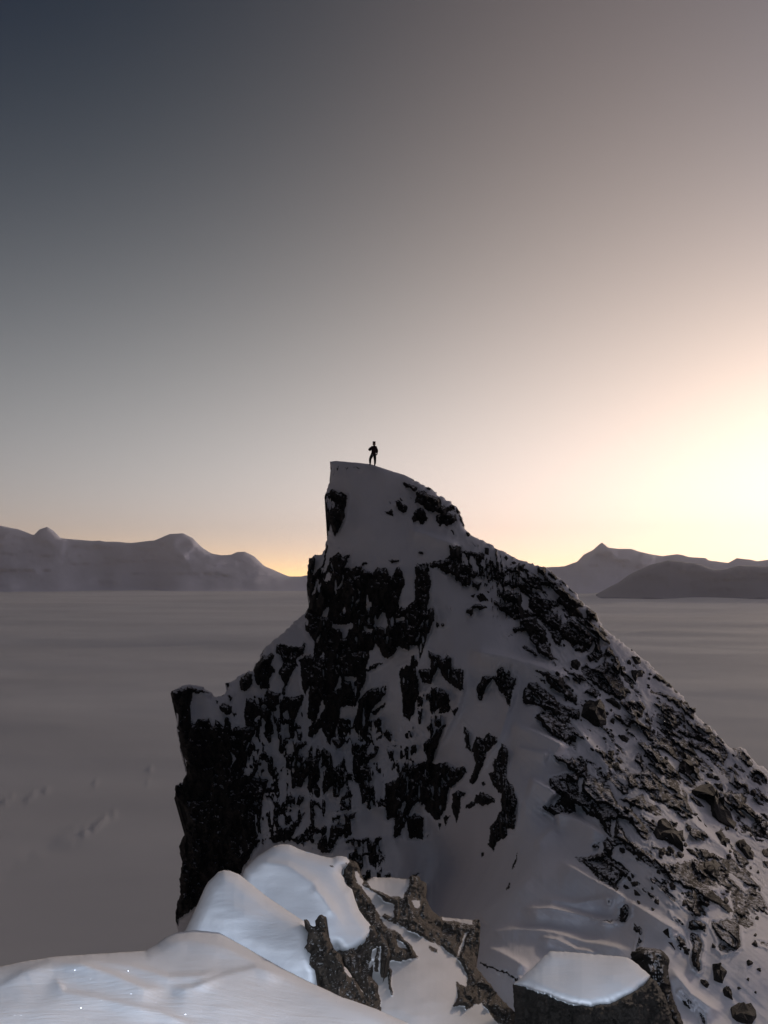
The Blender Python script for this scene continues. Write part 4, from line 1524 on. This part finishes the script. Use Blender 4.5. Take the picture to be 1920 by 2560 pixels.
# ------------------------------------------------------------------ stones on the right flank
def stone(poly, seed, height=0.42, name='rock'):
    rng = np.random.default_rng(seed)
    c = poly.mean(0)
    size_px = np.sqrt(abs(0.5 * (poly[:, 0] * np.roll(poly[:, 1], -1) - poly[:, 1] * np.roll(poly[:, 0], -1)).sum()))
    ring = densify(poly, max(3.0, size_px / 3.5), 0.0, seed)
    ring = ring + rng.normal(0, size_px * 0.035, ring.shape)
    D0 = GP.sample(DP, c[0], c[1])
    e = 5.0
    pu = P(c[0] + e, c[1], GP.sample(DP, c[0] + e, c[1])) - P(c[0] - e, c[1], GP.sample(DP, c[0] - e, c[1]))
    pv = P(c[0], c[1] + e, GP.sample(DP, c[0], c[1] + e)) - P(c[0], c[1] - e, GP.sample(DP, c[0], c[1] - e))
    n = np.cross(pv, pu)
    n /= np.linalg.norm(n)
    cen = P(c[0], c[1], D0)
    if n @ cen > 0:
        n = -n
    n = n + np.array([0, -0.25, 0.35])
    n /= np.linalg.norm(n)
    S = size_px * D0 / F
    base = P(ring[:, 0], ring[:, 1], GP.sample(DP, ring[:, 0], ring[:, 1]))
    mid = base.mean(0)
    m = len(ring)
    V = []
    for sc, h, j in ((1.0, -0.22, 0.0), (1.0, 0.10, 0.03), (0.86, 0.24, 0.07), (0.55, 0.38, 0.08)):
        V.append(mid + (base - mid) * sc + n * S * height * (h * 2.2) + rng.normal(0, S * j + 1e-5, (m, 3)))
    V.append((mid + n * S * height * 0.95 + rng.normal(0, S * 0.05, 3))[None])
    V = np.concatenate(V)
    Fc = []
    for r in range(3):
        for i in range(m):
            j = (i + 1) % m
            Fc.append((r * m + i, r * m + j, (r + 1) * m + j))
            Fc.append((r * m + i, (r + 1) * m + j, (r + 1) * m + i))
    for i in range(m):
        Fc.append((3 * m + i, 3 * m + (i + 1) % m, 4 * m))
    o = mesh_from(name, V - mid, Fc, M_ROCK, False)
    import bmesh
    bm = bmesh.new()
    bm.from_mesh(o.data)
    bmesh.ops.recalc_face_normals(bm, faces=bm.faces)
    bm.to_mesh(o.data)
    bm.free()
    o.location = tuple(mid)
    return o, size_px, c, poly


def describe(size_px, c, poly):
    big = 'large' if size_px > 26 else ('middle-sized' if size_px > 13 else 'small')
    w = np.ptp(poly[:, 0]) / max(1, np.ptp(poly[:, 1]))
    shape = 'flat' if w > 1.7 else ('upright' if w < 0.75 else 'blocky')
    sky_v = np.interp(c[0], [1163, 1365, 1491, 1617, 1742, 1920], [1322, 1418, 1532, 1653, 1770, 1926])
    dd = c[1] - sky_v
    if dd < 45:
        where = 'close under the ridge line of the right flank'
    elif c[1] < 1700:
        where = 'high on the right flank among the upper ledges'
    elif c[1] < 1900:
        where = 'half way down the right flank'
    elif c[1] < 2160:
        where = 'low on the right flank near the picture edge' if c[0] > 1760 else 'on the lower part of the right flank'
    else:
        where = 'on the snow to the right of the big snow-capped boulder' if c[1] > 2330 else \
            'on the snow hollow above the big snow-capped boulder'
    return '%s %s dark rock %s' % (big, shape, where)


for i, pl in enumerate(STONES):
    o, s_, c_, p_ = stone(pl, 500 + i)
    tag(o, describe(s_, c_, p_), 'rock', GRP)

rng = np.random.default_rng(77)
flankp = pts("1190,1350 1420,1460 1600,1650 1740,1800 1900,1925 1915,2100 1915,2540 1720,2540 1690,2360 1600,2330 1500,2180 1560,2020 1450,1860 1400,1700 1300,1600 1180,1500")
cnt = 0
tries = 0
while cnt < 110 and tries < 6000:
    tries += 1
    u = rng.uniform(1150, 1918)
    v = rng.uniform(1340, 2540)
    if not inside(flankp, np.array([u]), np.array([v]))[0]:
        continue
    r = GP.sample(RP, u, v)
    if r > -2.5:
        continue
    near = GP.sample(RP, u, v) > -11
    if not near and rng.random() < 0.7:
        continue
    s = rng.choice([4, 5, 6, 8, 11], p=[0.3, 0.28, 0.22, 0.14, 0.06]) * (1.0 + (v > 1900) * 0.35)
    th = np.sort(rng.uniform(0, 2 * np.pi, rng.integers(5, 8)))
    if np.max(np.diff(np.append(th, th[0] + 2 * np.pi))) > 2.4:
        continue
    ph = 0.7 + rng.normal(0, 0.25)
    ex = rng.uniform(1.0, 1.9)
    x = np.cos(th) * s * ex * 0.6
    y = np.sin(th) * s * 0.6
    pl = np.stack([u + x * np.cos(ph) - y * np.sin(ph), v + x * np.sin(ph) + y * np.cos(ph)], 1)
    o, s_, c_, p_ = stone(pl, 9000 + tries, 0.6, 'stone')
    tag(o, describe(s_, c_, p_).replace('dark rock', 'loose stone'), 'stone', 'loose stones strewn over the right flank')
    cnt += 1

# ------------------------------------------------------------------ the climber on the summit
M_JACKET = plain_mat('jacket_cloth', (0.035, 0.012, 0.014), 0.8, 0.3, 20, 0.4, 0.01)
M_TROUSER = plain_mat('trouser_cloth', (0.014, 0.013, 0.016), 0.85, 0.3, 20, 0.4, 0.01)
M_BOOT = plain_mat('boot_leather', (0.012, 0.012, 0.012), 0.6)
M_SKIN = plain_mat('skin', (0.30, 0.17, 0.12), 0.6)
M_GLOVE = plain_mat('glove', (0.012, 0.012, 0.014), 0.8)
M_HAT = plain_mat('hat_wool', (0.015, 0.014, 0.022), 0.95)
M_STRAP = plain_mat('webbing', (0.02, 0.02, 0.025), 0.7)
M_METAL = plain_mat('metal', (0.35, 0.35, 0.36), 0.35)


def skin_obj(name, chains, mat, parent, root=0, sub=2):
    """chains: list of [(x, y, z, r), ...]; points with equal coordinates are welded"""
    vs_, rs, es, key = [], [], [], {}
    for ch in chains:
        prev = None
        for x, y, z, r in ch:
            k = (round(x, 4), round(y, 4), round(z, 4))
            if k not in key:
                key[k] = len(vs_)
                vs_.append((x, y, z))
                rs.append(r)
            i = key[k]
            if prev is not None and prev != i:
                es.append((prev, i))
            prev = i
    me = bpy.data.meshes.new(name)
    me.from_pydata(vs_, es, [])
    o = bpy.data.objects.new(name, me)
    COL.objects.link(o)
    o.modifiers.new('skin', 'SKIN').use_smooth_shade = True
    sv = me.skin_vertices[0].data
    for i, r in enumerate(rs):
        rr = r if isinstance(r, tuple) else (r, r)
        rr = (rr[0] * 1.35, rr[1] * 1.35)
        sv[i].radius = rr
        sv[i].use_root = (i == root)
    ss = o.modifiers.new('sub', 'SUBSURF')
    ss.levels = ss.render_levels = sub
    me.materials.append(mat)
    o.parent = parent
    return o


def build_person():
    u0, v0 = 932.0, 1162.5
    D0 = float(GP.sample(DP, u0, v0 + 6))
    loc = P(u0, v0, D0)
    root = bpy.data.objects.new('person', None)
    COL.objects.link(root)
    root.location = tuple(loc)
    tag(root, 'lone climber in dark jacket and hat standing on the summit with one elbow out', 'person')
    # metres; x to the right, z up, y away; the figure faces the camera
    hipz = 0.83
    hip = (0.05, 0.0, hipz, (0.145, 0.11))
    chest = (0.085, 0.0, 1.22, (0.17, 0.125))
    belly = (0.06, 0.0, 1.03, (0.15, 0.115))
    neck = (0.095, 0.0, 1.45, 0.065)
    shl = (-0.08, 0.0, 1.37, 0.075)
    shr = (0.25, 0.0, 1.37, 0.075)
    body = [[hip, belly, chest, (0.085, 0, 1.36, (0.14, 0.09)), neck, (0.098, 0, 1.52, 0.055)],
            [(0.085, 0, 1.36, (0.14, 0.09)), shl, (-0.22, 0.05, 1.235, 0.055), (-0.305, 0.02, 1.17, 0.052),
             (-0.21, -0.12, 1.12, 0.045), (-0.12, -0.16, 1.13, 0.034)],
            [(0.085, 0, 1.36, (0.14, 0.09)), shr, (0.29, 0.02, 1.2, 0.055), (0.315, 0.02, 1.07, 0.05),
             (0.31, -0.05, 0.93, 0.042), (0.305, -0.07, 0.87, 0.034)],
            [hip, (-0.045, 0, 0.78, 0.105), (-0.12, -0.01, 0.63, 0.098), (-0.2, -0.04, 0.46, 0.08),
             (-0.205, -0.01, 0.25, 0.07), (-0.195, 0.0, 0.07, 0.052)],
            [hip, (0.14, 0, 0.77, 0.105), (0.15, -0.01, 0.62, 0.098), (0.165, -0.02, 0.44, 0.08),
             (0.17, 0.0, 0.22, 0.068), (0.155, 0.0, 0.02, 0.052)]]
    skin_obj('body', body, M_TROUSER, root)
    jk = [[(0.055, 0.0, 0.72, (0.17, 0.13)), (0.065, 0, 0.92, (0.185, 0.14)), (0.08, 0, 1.18, (0.20, 0.15)),
           (0.09, 0, 1.36, (0.17, 0.12)), (0.1, 0, 1.46, 0.085)],
          [(0.09, 0, 1.36, (0.17, 0.12)), (-0.06, 0, 1.36, 0.105), (-0.2, 0.04, 1.245, 0.09),
           (-0.295, 0.02, 1.17, 0.082), (-0.2, -0.12, 1.13, 0.066), (-0.15, -0.155, 1.125, 0.05)],
          [(0.09, 0, 1.36, (0.17, 0.12)), (0.23, 0, 1.36, 0.105), (0.29, 0.02, 1.2, 0.09),
           (0.315, 0.02, 1.07, 0.082), (0.31, -0.05, 0.95, 0.066), (0.305, -0.065, 0.90, 0.05)]]
    skin_obj('jacket', jk, M_JACKET, root)
    # head with face
    hd = [[(0.098, 0.0, 1.50, 0.06), (0.1, -0.005, 1.58, 0.075), (0.1, 0.0, 1.66, 0.088), (0.1, 0.005, 1.73, 0.075)],
          [(0.1, -0.005, 1.58, 0.075), (0.1, -0.075, 1.565, 0.03)],
          [(0.1, 0.0, 1.66, 0.088), (0.1, -0.09, 1.655, 0.014), (0.1, -0.118, 1.635, 0.012)],
          [(0.1, 0.0, 1.66, 0.088), (0.008, 0.005, 1.655, 0.016)],
          [(0.1, 0.0, 1.66, 0.088), (0.192, 0.005, 1.655, 0.016)]]
    head = skin_obj('head', hd, M_SKIN, root)
    for sx in (-1, 1):
        e_ = skin_obj('eye', [[(0.1 + sx * 0.03, -0.082, 1.672, 0.009), (0.1 + sx * 0.036, -0.083, 1.672, 0.009)]],
                      M_BOOT, head, sub=1)
    skin_obj('mouth', [[(0.08, -0.088, 1.598, 0.006), (0.12, -0.088, 1.598, 0.006)]], M_JACKET, head, sub=1)
    hat = skin_obj('hat', [[(0.1, 0.012, 1.69, 0.086), (0.1, 0.012, 1.74, 0.078), (0.1, 0.015, 1.785, 0.05), (0.1, 0.015, 1.805, 0.02)],
                           [(0.1, 0.012, 1.69, 0.086), (0.1, 0.06, 1.60, 0.072), (0.098, 0.05, 1.50, 0.07)]],
                   M_HAT, root)
    # gloved hands: palm, four fingers of different length and a thumb

    def hand(px, py, pz, dx, dz, sx):
        ch = []
        palm0 = (px, py, pz, 0.034)
        palm1 = (px + dx * 0.07, py - 0.015, pz + dz * 0.07, 0.036)
        ch.append([palm0, palm1])
        for q, (off, ln) in enumerate(((-0.03, 0.062), (-0.01, 0.074), (0.01, 0.068), (0.03, 0.052))):
            ax, az = -dz * off, dx * off
            a = (palm1[0] + ax, palm1[1], palm1[2] + az, 0.012)
            b = (a[0] + dx * ln * 0.6, a[1] - 0.018, a[2] + dz * ln * 0.6, 0.010)
            c = (b[0] + dx * ln * 0.2, b[1] - 0.03, b[2] + dz * ln * 0.2, 0.009)
            ch.append([palm1, a, b, c])
        t0 = (px + dx * 0.02 + dz * 0.035 * sx, py - 0.03, pz + dz * 0.02 - dx * 0.035 * sx, 0.013)
        t1 = (t0[0] + dx * 0.035 + dz * 0.015 * sx, t0[1] - 0.02, t0[2] + dz * 0.035, 0.011)
        ch.append([palm0, t0, t1])
        skin_obj('glove', ch, M_GLOVE, root, sub=1)
    hand(-0.12, -0.165, 1.13, 0.97, 0.1, 1)
    hand(0.305, -0.07, 0.87, 0.0, -1.0, -1)
    # boots
    for x, z in ((-0.195, 0.0), (0.155, -0.05)):
        b_ = skin_obj('boot', [[(x, 0.0, z + 0.16, 0.055), (x, 0.01, z + 0.06, 0.05), (x - 0.004, -0.09, z + 0.035, 0.045),
                                (x - 0.008, -0.17, z + 0.03, 0.035)], [(x, 0.01, z + 0.06, 0.05), (x, 0.06, z + 0.035, 0.042)]],
                      M_BOOT, root)
    # harness: waist belt, leg loops and the gear racked on it
    hn = skin_obj('harness', [[(-0.115 + 0.165 + 0.172 * math.cos(t_), 0.135 * math.sin(t_), 0.885, 0.022)
                               for t_ in np.linspace(0, 2 * math.pi, 13)]], M_STRAP, root, sub=1)
    for x, z, l in ((0.235, 0.80, 0.13), (0.255, 0.76, 0.10), (-0.055, 0.80, 0.15), (-0.03, 0.74, 0.18)):
        skin_obj('carabiner', [[(x, -0.13, z + 0.06, 0.008), (x + 0.025, -0.135, z, 0.008),
                                (x + 0.01, -0.135, z - l * 0.5, 0.012), (x - 0.02, -0.135, z - 0.01, 0.008),
                                (x, -0.13, z + 0.06, 0.008)]], M_METAL, hn, sub=1)
    for sx, a in ((1, (-0.02, -0.13, 1.36)), (1, (0.18, -0.13, 1.36))):
        skin_obj('strap', [[(a[0], 0.08, 1.44, 0.016), (a[0], -0.06, 1.43, 0.016), (a[0] + 0.0, -0.15, 1.25, 0.016),
                            (a[0] + 0.01, -0.14, 1.0, 0.014)]], M_STRAP, root, sub=1)
    return root


build_person()
